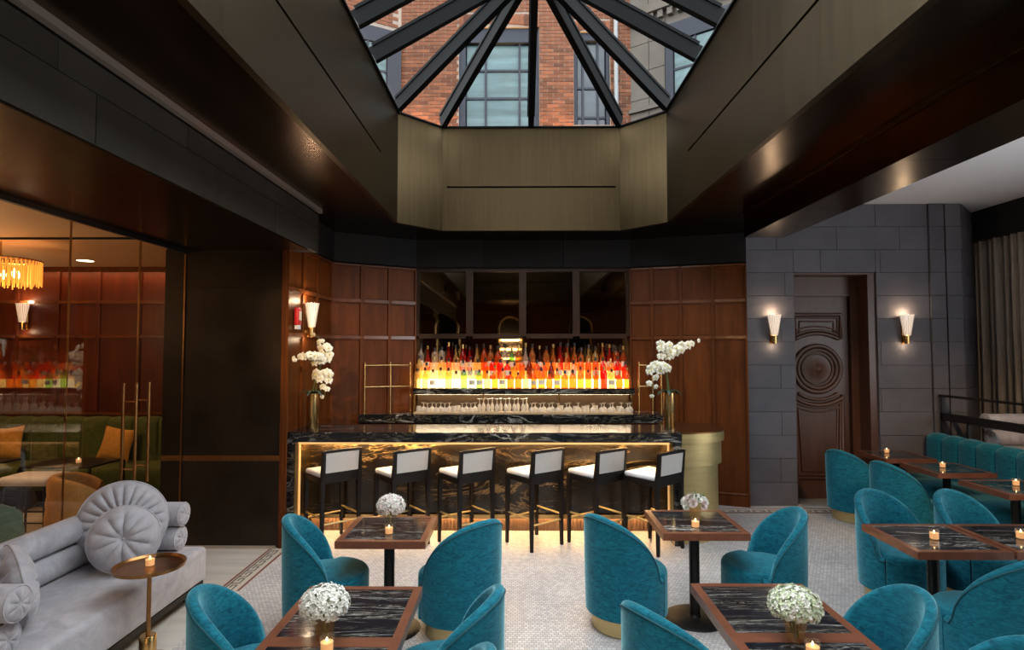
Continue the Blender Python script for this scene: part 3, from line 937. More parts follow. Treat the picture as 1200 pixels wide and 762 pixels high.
MB().tube([(x, yd - 0.012, z) for x, z in arc(cx, zc + 0.05, 0.48, -55, -125)], 0.022, 8).build('moulding', M['wood_door'], dr, smooth=50)
for r, t in ((0.325, 0.034), (0.27, 0.026), (0.215, 0.018)):
    MB().tube([(x, yd, z) for x, z in arc(cx, zc, r, 0, 350, 35)], t, 8, closed=True).build('medallion_ring', M['wood_door'], dr, smooth=50)
MB().lathe([(0.0, 0.0), (0.0, 0.05), (0.03, 0.048), (0.05, 0.03), (0.075, 0.012), (0.19, 0.0)][1:], 32).xf(Matrix.Translation((cx, yd, zc)) @ Matrix.Rotation(R(90), 4, 'X')).build('medallion_boss', M['wood_door'], dr, smooth=50)
h = MB().tube([(3.86, yd - 0.03, 1.02), (3.86, yd - 0.05, 1.05), (3.86, yd - 0.05, 1.28), (3.86, yd - 0.03, 1.31)], 0.010, 8).build('handle', M['brass'], dr, smooth=50)
MB().box(3.84, 3.88, yd - 0.025, yd, 0.88, 0.98).build('lock_plate', M['copper'], dr)

# ------------------------------------------------------------------ other walls of the room
wr = MB()
wr.box(7.05, 7.2, -4.6, 9.0, 0, 0.9).box(7.05, 7.2, -4.6, 9.0, 3.1, 4.1).box(7.05, 7.2, -4.6, 1.2, 0.9, 3.1).box(7.05, 7.2, 5.2, 9.0, 0.9, 3.1)
wr = struct(wr.build('wall_right', M['stone']))
w2 = struct(MB().box(7.06, 7.12, 1.2, 1.26, 0.9, 3.1).box(7.06, 7.12, 5.14, 5.2, 0.9, 3.1).box(7.06, 7.12, 3.17, 3.23, 0.9, 3.1).box(7.06, 7.12, 1.26, 5.14, 2.4, 2.45).build('window_2', M['navy_frame']))
MB().box(7.10, 7.11, 1.26, 5.14, 0.9, 3.1).build('pane', M['sky_glass'], w2)
wa = struct(MB().box(-9.7, -9.6, -4.6, 9.0, 0, 4).build('wall_left', M['wood']))
wn_ = struct(MB().box(-9.6, 7.2, -4.7, -4.6, 0, 5.0).build('wall_near', M['wood']))
for k, xa in enumerate((-2.6, -0.25, 2.35)):
    p = [(xa - 0.42, 0.0), (xa - 0.42, 2.9)] + [(xa + 0.42 * math.cos(R(a)), 2.9 + 0.42 * math.sin(R(a))) for a in range(165, 0, -15)] + [(xa + 0.42, 2.9), (xa + 0.42, 0.0)]
    MB().tube([(x, -4.57, z) for x, z in p], 0.04, 6).build('arch_trim', M['brass'], wn_)
    MB().add([(x, -4.585, z) for x, z in p], [list(range(len(p)))]).build('arch_panel', M['slot'], wn_)
for z in (1.4, 1.75, 2.1, 2.45):
    MB().box(-0.6, 0.1, -4.58, -4.5, z, z + 0.03).build('lit_shelf', M['led'], wn_)

# platform behind the banquette, its rail and curtain
struct(MB().box(5.78, 7.05, -4.6, 8.85, 0, 0.48).build('floor_platform', M['floor_pale']))
rl = thing('railing', 'black steel railing with a thick middle bar running behind the teal banquette', 'railing', (5.69, 6.0, 0))
rl_y = (7.96, 6.52, 4.9, 3.3)
MB().bar((0, 2.0, 1.485), (0, -2.75, 1.485), 0.05, 0.03).build('top_rail', M['rail_black'], rl)
MB().bar((0, 1.98, 1.21), (0, -2.75, 1.21), 0.04, 0.10).build('middle_rail', M['rail_black'], rl)
for y, w in zip(rl_y, (0.025, 0.08, 0.05, 0.05)):
    MB().box(-0.02, 0.02, y - 6.0 - w / 2, y - 6.0 + w / 2, 0, 1.48).build('post', M['rail_black'], rl)
MB().box(-0.02, 0.02, 1.5, 1.53, 0, 1.2).build('post', M['rail_black'], rl)


def fold(u, v):
    y = 8.82 - 1.5 * u
    return (6.78 + 0.045 * math.sin(u * 70) + 0.02 * math.sin(u * 29 + 1), y, 0.5 + v * 3.2)


tag(MB().grid(fold, 240, 2).build('curtain', M['curtain'], smooth=60), 'taupe beaded curtain hanging in folds at the window behind the railing', 'curtain')
struct(MB().box(6.62, 6.95, -4.6, 8.86, 3.68, 4.1).build('trim_1', M['slot']))

# ------------------------------------------------------------------ lounge behind the glass
lw = struct(MB().box(-9.6, -3.8, 8.82, 9.0, 0, 3.32).build('wall_lounge', M['dark_paint']))
panelling(lw, (-9.4, 8.82), (-3.82, 8.82), [i / 9 for i in range(10)], [0.1, 1.15, 2.30, 2.82, 3.30], M['wood_lounge'])
MB().box(-9.4, -3.85, 8.60, 8.72, 3.285, 3.305).build('cove_strip', M['cove'], lw)
MB().box(-9.4, -3.85, 8.56, 8.60, 3.25, 3.32).build('cove_board', M['wood'], lw)
lamp('lounge_glow', 'POINT', (-6.2, 6.2, 2.6), 48, WARM, shadow_soft_size=0.35)
lamp('lounge_glow', 'POINT', (-6.4, 2.5, 2.6), 22, WARM, shadow_soft_size=0.35)
gp = struct(MB().box(-3.60, -3.56, -4.6, 6.3, 3.14, 3.18).build('window_3', M['black']))
ys = [6.29, 5.53, 4.66, 3.8, 2.95, 2.1, 1.25]
for k in range(6):
    if k == 0 or k == 1:
        continue
    MB().box(-3.586, -3.574, ys[k + 1] + 0.004, ys[k] - 0.004, 0.02, 3.14).build('pane', M['glass'], gp)
for y in (ys[2], ys[3]):
    MB().box(-3.588, -3.572, y - 0.002, y + 0.002, 0.02, 3.14).build('joint_strip', M['copper'], gp)
for i, (ya, yb) in enumerate(((5.534, 6.285), (4.664, 5.526))):
    leafd = struct(MB().box(-3.586, -3.574, ya, yb, 0.02, 3.13).build('door_%d' % (2 + i), M['glass']))
    ye, s = (ya, 1) if i == 0 else (yb, -1)
    MB().box(-3.588, -3.572, ye - 0.002, ye + 0.002, 0.02, 3.13).build('edge_strip', M['copper'], leafd)
    if i == 0:
        MB().box(-3.588, -3.572, yb - 0.002, yb + 0.002, 0.02, 3.13).build('edge_strip', M['copper'], leafd)
    for xo in (-3.64, -3.52):
        hb = MB().tube([(xo, ye + s * 0.09, 0.85), (xo, ye + s * 0.09, 1.79)], 0.014, 10)
        for z in (1.0, 1.62):
            hb.tube([(xo, ye + s * 0.09, z), (-3.58, ye + s * 0.09, z)], 0.008, 6)
        hb.build('handle', M['copper'], leafd, smooth=50)

# green channel-tufted banquette
def channel_back(parent, p0, p1, z0, z1, n, mat, depth, name='channel'):
    """row of upright padded channels along p0-p1 (faces to the right of the direction)"""
    p0, p1 = Vector(p0), Vector(p1)
    d = (p1 - p0).normalized()
    nn = Vector((d.y, -d.x))
    w = (p1 - p0).length / n
    me = None
    for k in range(n):
        if me is None:
            mb = MB()
            prof = []
            N = 10

            def f(u, v):
                a = u * PI
                x = (0.5 - 0.5 * math.cos(a)) * w
                bulge = math.sin(a) ** 0.55 * 0.06
                if v < 0.5:
                    t = v / 0.5
                    return (x, -depth - bulge, z0 + (z1 - z0 - 0.08) * t)
                t = (v - 0.5) / 0.5 * PI
                yy = -depth / 2 - math.cos(t) * (depth / 2 + bulge * (1 if t < PI / 2 else 0.2))
                return (x, yy, z1 - 0.08 + math.sin(t) * (0.05 + bulge * 0.6))
            mb.grid(f, N, 18)
            me = mb.mesh(name, mat, smooth=70)
        o = link(name, me, parent)
        o.location = (p0.x + d.x * w * k, p0.y + d.y * w * k, 0)
        o.rotation_euler.z = math.atan2(d.y, d.x)


gb = thing('banquette', 'long green channel-tufted banquette against the lounge wall behind the glass', 'banquette', (-6.6, 8.1, 0))
channel_back(gb, (-2.6, 0.55), (2.55, 0.55), 0.45, 1.13, 14, M['green_velvet'], 0.16)
MB().rbox(-2.6, 2.75, -0.25, 0.5, 0.22, 0.52, 0.05).build('seat', M['green_velvet'], gb, smooth=60)
MB().box(-2.55, 2.7, -0.18, 0.5, 0.0, 0.22).build('plinth', M['wood_black'], gb)
MB().rbox(2.56, 2.78, -0.05, 0.5, 0.45, 1.08, 0.09).build('arm', M['green_velvet'], gb, smooth=60)


def pillow(w, h, t, mat):
    def f(u, v):
        a, b = u * 2 - 1, v * 2 - 1
        th = (max(0.0, (1 - a * a) * (1 - b * b))) ** 0.45
        pin = 1 - 0.08 * (1 - abs(a)) * abs(b) ** 3
        return a, b, th

    mb = MB()
    mb.grid(lambda u, v: ((u * 2 - 1) * w / 2 * (1 - 0.10 * (1 - (2 * v - 1) ** 2)), -t / 2 * max(0, (1 - (2 * u - 1) ** 2) * (1 - (2 * v - 1) ** 2)) ** 0.45, (v * 2 - 1) * h / 2 * (1 - 0.10 * (1 - (2 * u - 1) ** 2))), 14, 14)
    mb.grid(lambda u, v: ((u * 2 - 1) * w / 2 * (1 - 0.10 * (1 - (2 * v - 1) ** 2)), t / 2 * max(0, (1 - (2 * u - 1) ** 2) * (1 - (2 * v - 1) ** 2)) ** 0.45, (v * 2 - 1) * h / 2 * (1 - 0.10 * (1 - (2 * u - 1) ** 2))), 14, 14)
    return mb


for x, z, ry, lb in ((-5.62, 0.78, 8, 'mustard square cushion on the green banquette close to the glass door handles'), (-7.18, 0.79, -6, 'mustard square cushion further along the green banquette by the glass handles view')):
    o = pillow(0.46, 0.46, 0.16, None).build('cushion', M['mustard'], None, smooth=80)
    o.location = (x, 8.28, z)
    o.rotation_euler = (R(-14), R(ry), 0)
    tag(o, lb if x > -6 else 'mustard square cushion on the green banquette, cut by the photo edge', 'cushion', 'mustard cushions')

# black wire tables, white stool, tan and green tub chairs of the lounge


def wire_table(loc, sx, sy, h, label):
    t = thing('wire_table', label, 'table', loc, 0, 'lounge wire tables')
    MB().box(-sx, sx, -sy, sy, h - 0.02, h).build('tabletop', M['black'], t)
    for a in (-1, 1):
        for b in (-1, 1):
            MB().box(a * sx - 0.012, a * sx + 0.012, b * sy - 0.012, b * sy + 0.012, 0, h - 0.02).build('leg', M['black'], t)
    MB().bar((-sx, -sy, 0.2), (sx, -sy, 0.2), 0.018, 0.018).build('stretcher', M['black'], t)
    MB().bar((-sx, sy, 0.2), (sx, sy, 0.2), 0.018, 0.018).build('stretcher', M['black'], t)
    MB().bar((-sx, -sy, 0.2), (-sx, sy, 0.2), 0.018, 0.018).build('stretcher', M['black'], t)
    return t


wire_table((-5.45, 7.25, 0), 0.42, 0.3, 0.72, 'black wire-legged table before the green banquette, candle on it')
wire_table((-6.75, 7.25, 0), 0.42, 0.3, 0.72, 'black wire-legged table before the green banquette, nearer the photo edge')
ls = thing('lounge_stool', 'low stool with a pale padded seat on thin black legs in the lounge', 'stool', (-5.42, 6.65, 0))
MB().rbox(-0.28, 0.28, -0.2, 0.2, 0.6, 0.7, 0.045).build('seat', M['white_leather'], ls, smooth=60)
for a in (-0.22, 0.22):
    for b in (-0.15, 0.15):
        MB().tube([(a, b, 0.6), (a * 1.1, b * 1.1, 0)], 0.012, 6).build('leg', M['black'], ls)
MB().bar((-0.23, -0.16, 0.2), (0.23, -0.16, 0.2), 0.014, 0.014).build('stretcher', M['black'], ls)


def tub(name, label, cat, loc, rotz, mat, r=0.36, h=0.78, seat=0.42, bands=True):
    t = thing(name, label, cat, loc, rotz)

    def shell(u, v):
        a = R(-90) + (u - 0.5) * R(235)
        k = abs(u - 0.5) * 2
        hh = h - 0.16 * k ** 3
        if v < 0.45:
            q = v / 0.45
            rr = r - 0.03 * q + (0.012 * abs(math.sin(q * PI * 4)) if bands else 0)
            z = 0.05 + (hh - 0.05) * q
        elif v < 0.7:
            q = (v - 0.45) / 0.25 * PI
            rr = r - 0.03 - 0.045 + 0.045 * math.cos(q)
            z = hh + 0.04 * math.sin(q)
        else:
            q = (v - 0.7) / 0.3
            rr = r - 0.12
            z = hh - (hh - seat + 0.05) * q
        return (rr * math.cos(a), rr * math.sin(a), z)
    MB().grid(shell, 28, 30).build('backrest', mat, t, smooth=70)
    MB().lathe([(0.001, seat), (r - 0.16, seat), (r - 0.10, seat - 0.03), (r - 0.09, 0.06), (0.001, 0.06)], 28).build('seat', mat, t, smooth=50)
    MB().lathe([(r - 0.1, 0.0), (r - 0.1, 0.06)], 24).build('base', M['black'], t, smooth=50)
    return t


tub('tub_chair', 'rounded tan leather tub chair with banded back in the lounge', 'chair', (-4.78, 6.55, 0), R(-60), M['tan'], h=0.70)
tub('tub_chair', 'sage green velvet tub chair behind the glass at the photo edge', 'chair', (-4.95, 5.55, 0), R(-30), M['sage_velvet'], h=0.72, bands=False)

# chandelier
ch = thing('chandelier', 'round crystal chandelier glowing amber in the lounge', 'chandelier', (-5.78, 6.5, 2.80))
rod = MB()
for ring, n, z0, z1 in ((0.37, 52, 0.02, 0.30), (0.29, 40, 0.0, 0.28)):
    for k in range(n):
        a = 2 * PI * k / n
        x, y = ring * math.cos(a), ring * math.sin(a)
        rod.tube([(x, y, z0 + 0.015 * (k % 3)), (x, y, z0 + 0.07), (x, y, z1)], [0.006, 0.008, 0.006], 5)
stuff(rod.build('crystal_rod', M['crystal'], ch))
fr = MB()
for z in (0.305,):
    for r_ in (0.37, 0.29):
        fr.tube([(r_ * math.cos(2 * PI * k / 40), r_ * math.sin(2 * PI * k / 40), z) for k in range(40)], 0.010, 6, closed=True)
fr.tube([(0, 0, 0.3), (0, 0, 0.52)], 0.01, 6).bar((-0.37, 0, 0.305), (0.37, 0, 0.305), 0.012, 0.012).bar((0, -0.37, 0.305), (0, 0.37, 0.305), 0.012, 0.012)
fr.build('frame', M['brass'], ch, smooth=50)
for k in range(6):
    a = 2 * PI * k / 6
    MB().lathe([(0.001, 0.10), (0.02, 0.12), (0.028, 0.16), (0.001, 0.21)], 10, (0.16 * math.cos(a), 0.16 * math.sin(a), 0)).build('bulb', M['bulb'], ch, smooth=60)
dl = thing('downlight', 'slim recessed downlight in the ochre lounge ceiling', 'ceiling light', (-5.9, 7.95, 3.318))
MB().lathe([(0.001, -0.003), (0.10, -0.003)], 20).build('lens', M['downlight'], dl)
MB().lathe([(0.10, -0.004), (0.115, -0.004), (0.115, 0.002)], 20).build('ring', M['brass'], dl)

# ------------------------------------------------------------------ bar counter
BX0, BX1, BY0, BY1, BZ = -2.50, 1.77, 6.40, 7.10, 1.205
bar = thing('bar_counter', 'long black marble bar counter with gold-veined front and lit underside', 'bar', (0, 6.75, 0))
o = Vector((0, -6.75, 0))


def bpart(mb, name, m, smooth=None):
    return mb.xf(Matrix.Translation(o)).build(name, m, bar, smooth=smooth)


bpart(MB().box(BX0, BX1, BY0, BY1, BZ - 0.012, BZ), 'countertop', M['marble_top'])
bpart(MB().box(BX0, BX1, BY0, BY0 + 0.06, BZ - 0.105, BZ - 0.013), 'apron', M['marble_bar'])
bpart(MB().box(BX0, BX1, BY0 + 0.06, BY1, BZ - 0.10, BZ - 0.013), 'core', M['dark_paint'])
bpart(MB().box(BX0, BX0 + 0.085, BY0, BY1, 0, BZ - 0.106), 'end_panel', M['marble_bar'])
bpart(MB().box(BX1 - 0.085, BX1, BY0, BY1, 0, BZ - 0.106), 'end_panel', M['marble_bar'])
for k in range(4):
    w = (BX1 - BX0 - 0.19) / 4
    a = BX0 + 0.095 + k * w
    bpart(MB().box(a + 0.002, a + w - 0.002, 6.86, 6.90, 0.22, 1.10), 'front_panel', M['marble_gold'])
bpart(MB().box(BX0 + 0.086, BX0 + 0.125, BY0 + 0.02, 6.86, 0.2, 1.098), 'brass_jamb', M['brass'])
bpart(MB().box(BX1 - 0.125, BX1 - 0.086, BY0 + 0.02, 6.86, 0.2, 1.098), 'brass_jamb', M['brass'])
bpart(MB().box(BX0 + 0.086, BX1 - 0.086, 6.82, 6.93, 0.17, 0.215), 'brass_ledge', M['brass'])
bpart(MB().box(BX0 + 0.13, BX1 - 0.13, BY0 + 0.005, BY0 + 0.06, 1.078, 1.0995), 'glow_strip', M['strip_glow'])
bpart(MB().box(BX0 + 0.15, BX1 - 0.15, 6.815, 6.845, 1.080, 1.092), 'light_strip', M['led'])
bpart(MB().box(BX0 + 0.1, BX1 - 0.1, 6.885, 6.905, 0.158, 0.169), 'light_strip', M['led_low'])
for xa in (BX0 + 0.126, BX1 - 0.138):  # glowing strips added at the jambs, standing in for light on the brass
    bpart(MB().box(xa, xa + 0.009, 6.44, 6.47, 0.22, 1.075), 'glow_strip', M['strip_glow'])
pm = MB().box(-0.018, 0.018, 0, 0.02, 0.0, 0.165).mesh('plinth_slat', M['plinth'])
npl = 100
for k in range(npl):
    x = BX0 + 0.12 + (BX1 - BX0 - 0.24) * k / (npl - 1)
    p = link('plinth_slat', pm, bar)
    p.location = (x, 6.93 - 6.75, 0)
bpart(MB().box(BX0 + 0.09, BX1 - 0.09, 6.95, 7.0, 0.0, 0.17), 'plinth', M['plinth'])
bpart(MB().box(BX0 + 0.09, BX1 - 0.09, 6.90, 7.0, 0.17, 1.10), 'carcass', M['dark_paint'])

dm = thing('bar_drum', 'champagne brass stepped half-drum closing the end of the bar', 'bar end', (1.775, 6.9, 0))


def dpoly(rx, ry, n=28):
    return [(rx * math.cos(R(a)), ry * math.sin(R(a))) for a in [-90 + 180 * i / n for i in range(n + 1)]]


MB().prism(dpoly(0.53, 0.43), 0.0, 0.83).build('lower_drum', M['brass_pale'], dm, smooth=30)
MB().prism(dpoly(0.57, 0.47), 0.831, 1.085).build('middle_drum', M['brass_pale'], dm, smooth=30)
MB().prism(dpoly(0.60, 0.50), 1.086, 1.19).build('upper_drum', M['brass_pale'], dm, smooth=30)
MB().prism(dpoly(0.605, 0.505), 1.191, 1.205).build('top', M['copper'], dm, smooth=30)

# back counter, lit bottle shelf
bc = thing('back_counter', 'low black marble back counter behind the bar', 'counter', (0, 8.2, 0))
MB().prism([(-2.14, -0.25), (1.99, -0.25), (1.99, 0.12), (1.66, 0.22), (-1.50, 0.22), (-2.14, -0.18)], 1.12, 1.23).build('countertop', M['marble_bar'], bc)
MB().prism([(-2.05, -0.18), (1.9, -0.18), (1.9, 0.10), (1.6, 0.2), (-1.45, 0.2), (-2.05, -0.14)], 0, 1.12).build('cabinet', M['wood'], bc)
sh = thing('bottle_shelf', 'black marble shelf with lit steps for the bottles', 'shelf', (0.08, 8.2, 1.23))
MB().box(-1.53, 1.55, 0.0, 0.25, 0.25, 0.335).build('slab', M['marble_bar'], sh)
for k in range(3):
    y = 0.03 + 0.14 + k * 0.13
    MB().box(-1.50, 1.50, y, y + 0.13, 0.335 if k else 0.30, 0.335 + 0.115 * (k + 1)).build('lit_step', M['riser%d' % k], sh)
MB().box(-1.50, 1.50, 0.19, 0.21, 0.03, 0.249).build('lit_panel', M['under_shelf'], sh)
MB().box(-1.50, 1.50, 0.10, 0.13, 0.242, 0.2495).build('light_strip', M['led_soft'], sh)
for x in (-1.51, -0.55, 0.50, 1.51):
    MB().box(x - 0.012, x + 0.012, 0.01, 0.034, 0.0, 0.249).build('leg', M['brass'], sh)


def lathe_bottle(kind):
    if kind == 0:   # tall round
        return [(0.001, 0.0), (0.043, 0.0), (0.045, 0.01), (0.045, 0.17), (0.034, 0.20), (0.015, 0.225), (0.014, 0.29)], 0.30
    if kind == 1:   # squat shouldered
        return [(0.001, 0.0), (0.050, 0.0), (0.052, 0.01), (0.052, 0.13), (0.044, 0.16), (0.017, 0.18), (0.016, 0.23)], 0.24
    if kind == 2:   # long neck
        return [(0.001, 0.0), (0.040, 0.0), (0.042, 0.01), (0.040, 0.14), (0.015, 0.22), (0.012, 0.32)], 0.325
    if kind == 3:   # onion decanter
        return [(0.001, 0.0), (0.04, 0.0), (0.052, 0.04), (0.05, 0.10), (0.028, 0.16), (0.014, 0.19), (0.014, 0.24)], 0.25
    return [(0.001, 0.0), (0.046, 0.0), (0.048, 0.01), (0.048, 0.19), (0.040, 0.215), (0.016, 0.235), (0.015, 0.27)], 0.28


TINTS = [('clear', (0.97, 0.95, 0.88), (1, 0.93, 0.78)), ('pale gold', (1.0, 0.86, 0.46), (1, 0.78, 0.32)), ('amber', (1.0, 0.58, 0.14), (1, 0.45, 0.08)),
         ('orange', (1.0, 0.40, 0.08), (1, 0.28, 0.04)), ('red', (0.95, 0.14, 0.05), (0.9, 0.06, 0.03)), ('green', (0.55, 0.85, 0.30), (0.4, 0.7, 0.2)), ('dark brown', (0.35, 0.12, 0.05), (0.2, 0.06, 0.03))]
for nm, t, b_ in TINTS:
    M['bottle_' + nm] = thin_glass('bottle_' + nm.replace(' ', '_'), tuple(x ** 0.75 for x in t), 1.5, 0.02, b_, 0.22)
BM = {}
CM = {}
LM = {}
for k in range(5):
    prof, top = lathe_bottle(k)
    for nm, _, _ in TINTS:
        BM[k, nm] = MB().lathe(prof, 12).mesh('bottle', M['bottle_' + nm], 50)
    r = prof[-1][0] + 0.003
    for g in ('cap', 'cap_gold'):
        CM[k, g] = MB().lathe([(r, top - 0.045), (r, top), (0.001, top)], 8).mesh('cap', M[g], 40)
    rb = max(p[0] for p in prof[:5]) + 0.0012
    LM[k] = MB().lathe([(rb, 0.05), (rb, 0.115)], 8, a0=R(-150), a1=R(-30)).mesh('label', M['paper'], 60)
rnd = random.Random(11)
wgt = {0: [3, 4, 4, 3, 2, 1, 1], 1: [3, 3, 5, 4, 3, 1, 1], 2: [3, 2, 4, 4, 3, 2, 1]}
for row in range(3):
    n = (28, 29, 30)[row]
    y = 8.2 + (0.085, 0.235, 0.365)[row]
    z = 1.23 + 0.335 + 0.115 * row + 0.0005
    for k in range(n):
        u = k / (n - 1)
        x = -1.40 + u * 2.94 + rnd.uniform(-0.002, 0.002)
        w = list(wgt[row])
        if u < 0.3:      # the pale spirits stand at this end
            w = [9, 5, 1, 1, 1 + row, 2, 0]
        elif u > 0.45:
            w = [1, 2, 5, 5, 4, 0, 1]
        nm = rnd.choices([t[0] for t in TINTS], w)[0]
        kind = rnd.choice((0, 0, 1, 2, 3, 4, 4)) if row < 2 else rnd.choice((0, 2, 2, 4, 0))
        ob = link('bottle', BM[kind, nm])
        ob.location = (x, y + rnd.uniform(-0.01, 0.01), z)
        s = rnd.uniform(0.9, 1.08)
        ob.scale = (min(1.0, s), min(1.0, s), s * (1.0, 1.08, 1.22)[row])
        ob.rotation_euler.z = rnd.uniform(-0.3, 0.3)
        tag(ob, '%s bottle, %s from the left on the %s lit step' % (nm, ORD[k], ('front', 'middle', 'top')[row]), 'bottle', 'bottles on the lit bar shelf')
        link('cap', CM[kind, rnd.choice(('cap', 'cap_gold'))], ob)
        if rnd.random() < 0.3:
            link('label', LM[kind], ob)
# glasses turned upside down on a mat below the shelf
tag(MB().box(-1.40, 1.56, 7.99, 8.20, 1.2305, 1.252).build('bar_mat', M['tan_mat']), 'tan ribbed bar mat under the glasses on the back counter', 'mat')
coupe = MB().lathe([(0.043, 0.0), (0.048, 0.025), (0.030, 0.055), (0.006, 0.07), (0.005, 0.11), (0.030, 0.118), (0.030, 0.122), (0.001, 0.122)], 12).mesh('coupe_glass', M['glassware'], 50)
tumbler = MB().lathe([(0.036, 0.0), (0.033, 0.085), (0.001, 0.085)], 12).mesh('tumbler', M['glassware'], 50)
flute = MB().lathe([(0.022, 0.0), (0.030, 0.06), (0.02, 0.10), (0.005, 0.12), (0.005, 0.175), (0.032, 0.182), (0.001, 0.184)], 12).mesh('wine_glass', M['glassware'], 50)
for row in range(2):
    for k in range(25):
        u = k / 24
        x = -1.34 + u * 2.84 + (0.05 if row else 0)
        kind, nm, word = (flute, 'wine_glass', 'tall wine glass') if 0.28 < u < 0.52 else ((tumbler, 'tumbler', 'tumbler') if rnd.random() < 0.35 else (coupe, 'coupe_glass', 'coupe glass'))
        ob = link(nm, kind)
        ob.location = (x, 8.045 + row * 0.10, 1.2525)
        tag(ob, 'upturned %s, %s from the left in the %s row under the bottles' % (word, ORD[k], ('front', 'rear')[row]), 'glass', 'upturned glasses on the back counter')

# brass tube racks at both ends of the back counter


def rack(loc, xs, label, ret):
    t = thing('brass_rack', label, 'rack', loc)
    for x, y in xs:
        MB().tube([(x, y, 0), (x, y, 0.70)], 0.011, 8).build('post', M['brass'], t, smooth=50)
    for z in (0.36, 0.655):
        MB().tube([(x, y, z) for x, y in xs] + [ret(z)], 0.009, 8).build('rail', M['brass'], t, smooth=50)
    return t


rack((0, 8.0, 1.23), [(-2.08, 0.04), (-1.76, 0.18), (-1.50, 0.26)], 'brass tube rack on the back counter beside the clear bottles', lambda z: (-1.46, 0.12, z))
rack((0, 8.0, 1.23), [(1.70, 0.26), (1.88, 0.22), (1.97, 0.10)], 'brass tube rack on the back counter behind the brass drum', lambda z: (1.97, 0.04, z))

# ------------------------------------------------------------------ bar stools
st = thing('bar_stool', '', 'stool', group='bar stools along the counter')


def leg_mb(a, b, top, w0=0.022, w1=0.014):
    mb = MB()
    x, y = a * 0.205, b * 0.205
    vs = []
    for (cx_, cy_, z, w) in ((x * 1.02, y * 1.03, 0, w1), (x, y, 0.72, w0), (x, y - (0.035 if top > 0.8 else 0), top, w1 * 1.1)):
        vs += [(cx_ - w, cy_ - w, z), (cx_ + w, cy_ - w, z), (cx_ + w, cy_ + w, z), (cx_ - w, cy_ + w, z)]
    fs = [(3, 2, 1, 0), (8, 9, 10, 11)]
    for k in range(2):
        for i in range(4):
            j = (i + 1) % 4
            fs.append((k * 4 + i, k * 4 + j, k * 4 + 4 + j, k * 4 + 4 + i))
    return mb.add(vs, fs)


for a in (-1, 1):
    leg_mb(a, -1, 1.04).build('leg', M['wood_black'], st)
    leg_mb(a, 1, 0.73).build('leg', M['wood_black'], st)
MB().box(-0.225, 0.225, -0.225, 0.225, 0.695, 0.745).build('seat_frame', M['wood_black'], st)
MB().rbox(-0.215, 0.215, -0.17, 0.225, 0.746, 0.80, 0.022).build('seat', M['white_leather'], st, smooth=60)
MB().bar((-0.19, -0.238, 1.03), (0.19, -0.238, 1.03), 0.032, 0.03).build('back_rail', M['wood_black'], st)
MB().bar((-0.19, -0.213, 0.775), (0.19, -0.213, 0.775), 0.03, 0.06).build('back_rail', M['wood_black'], st)
MB().grid(lambda u, v: (-0.19 + 0.38 * u, -0.200 - 0.030 * v + 0.012 * math.sin(u * PI) * math.sin(v * PI), 0.806 + 0.209 * v), 8, 6).grid(lambda u, v: (-0.19 + 0.38 * u, -0.228 - 0.020 * v - 0.006 * math.sin(u * PI), 0.806 + 0.209 * v), 8, 6).build('backrest', M['back_cloth'], st, smooth=60)
for z, p, q in ((0.27, (-1, -1), (1, -1)), (0.33, (-1, -1), (-1, 1)), (0.33, (1, -1), (1, 1)), (0.27, (-1, 1), (1, 1))):
    MB().tube([(p[0] * 0.206, p[1] * 0.206, z), (q[0] * 0.206, q[1] * 0.206, z)], 0.0105, 8).build('foot_rail', M['brass_pale'], st, smooth=50)
sl = ['black wooden bar stool with white seat nearest the bronze pillar', 'second black bar stool with white seat counted from the bronze pillar', 'third black bar stool with white seat counted from the bronze pillar',
      'third black bar stool with white seat counted from the brass drum', 'second black bar stool with white seat counted from the brass drum', 'black bar stool with white seat standing before the brass drum']
for k, (x, a) in enumerate(((-2.02, 42), (-1.26, 39), (-0.56, 37), (0.185, 38), (0.86, 37), (1.455, 40))):
    s = st if k == 0 else dup(st)
    s.location = (x, 6.49 if k < 5 else 6.375, 0)
    s.rotation_euler.z = R(a)
    s['label'] = sl[k]

# ------------------------------------------------------------------ tables
tb = thing('cafe_table', '', 'table', group='square marble tables')
W = 0.32
MB().box(-W + 0.045, W - 0.045, -W + 0.045, W - 0.045, 0.715, 0.7505).build('marble_inset', M['marble'], tb)
fm = MB()
for a in (0, 1, 2, 3):
    p = [(-W, -W), (W, -W), (W - 0.045, -W + 0.045), (-W + 0.045, -W + 0.045)]
    c_, s_ = math.cos(a * PI / 2), math.sin(a * PI / 2)
    MB().prism([(x * c_ - y * s_, x * s_ + y * c_) for x, y in p], 0.70, 0.752).build('edge_rail', M['wood_table'], tb)
MB().box(-0.2, 0.2, -0.2, 0.2, 0.685, 0.70).build('under_plate', M['black'], tb)
MB().lathe([(0.04, 0.03), (0.04, 0.69)], 16).build('column', M['black'], tb, smooth=40)
MB().lathe([(0.235, 0.0), (0.235, 0.008), (0.22, 0.018), (0.05, 0.024), (0.042, 0.04)], 32).build('base', M['black'], tb, smooth=40)
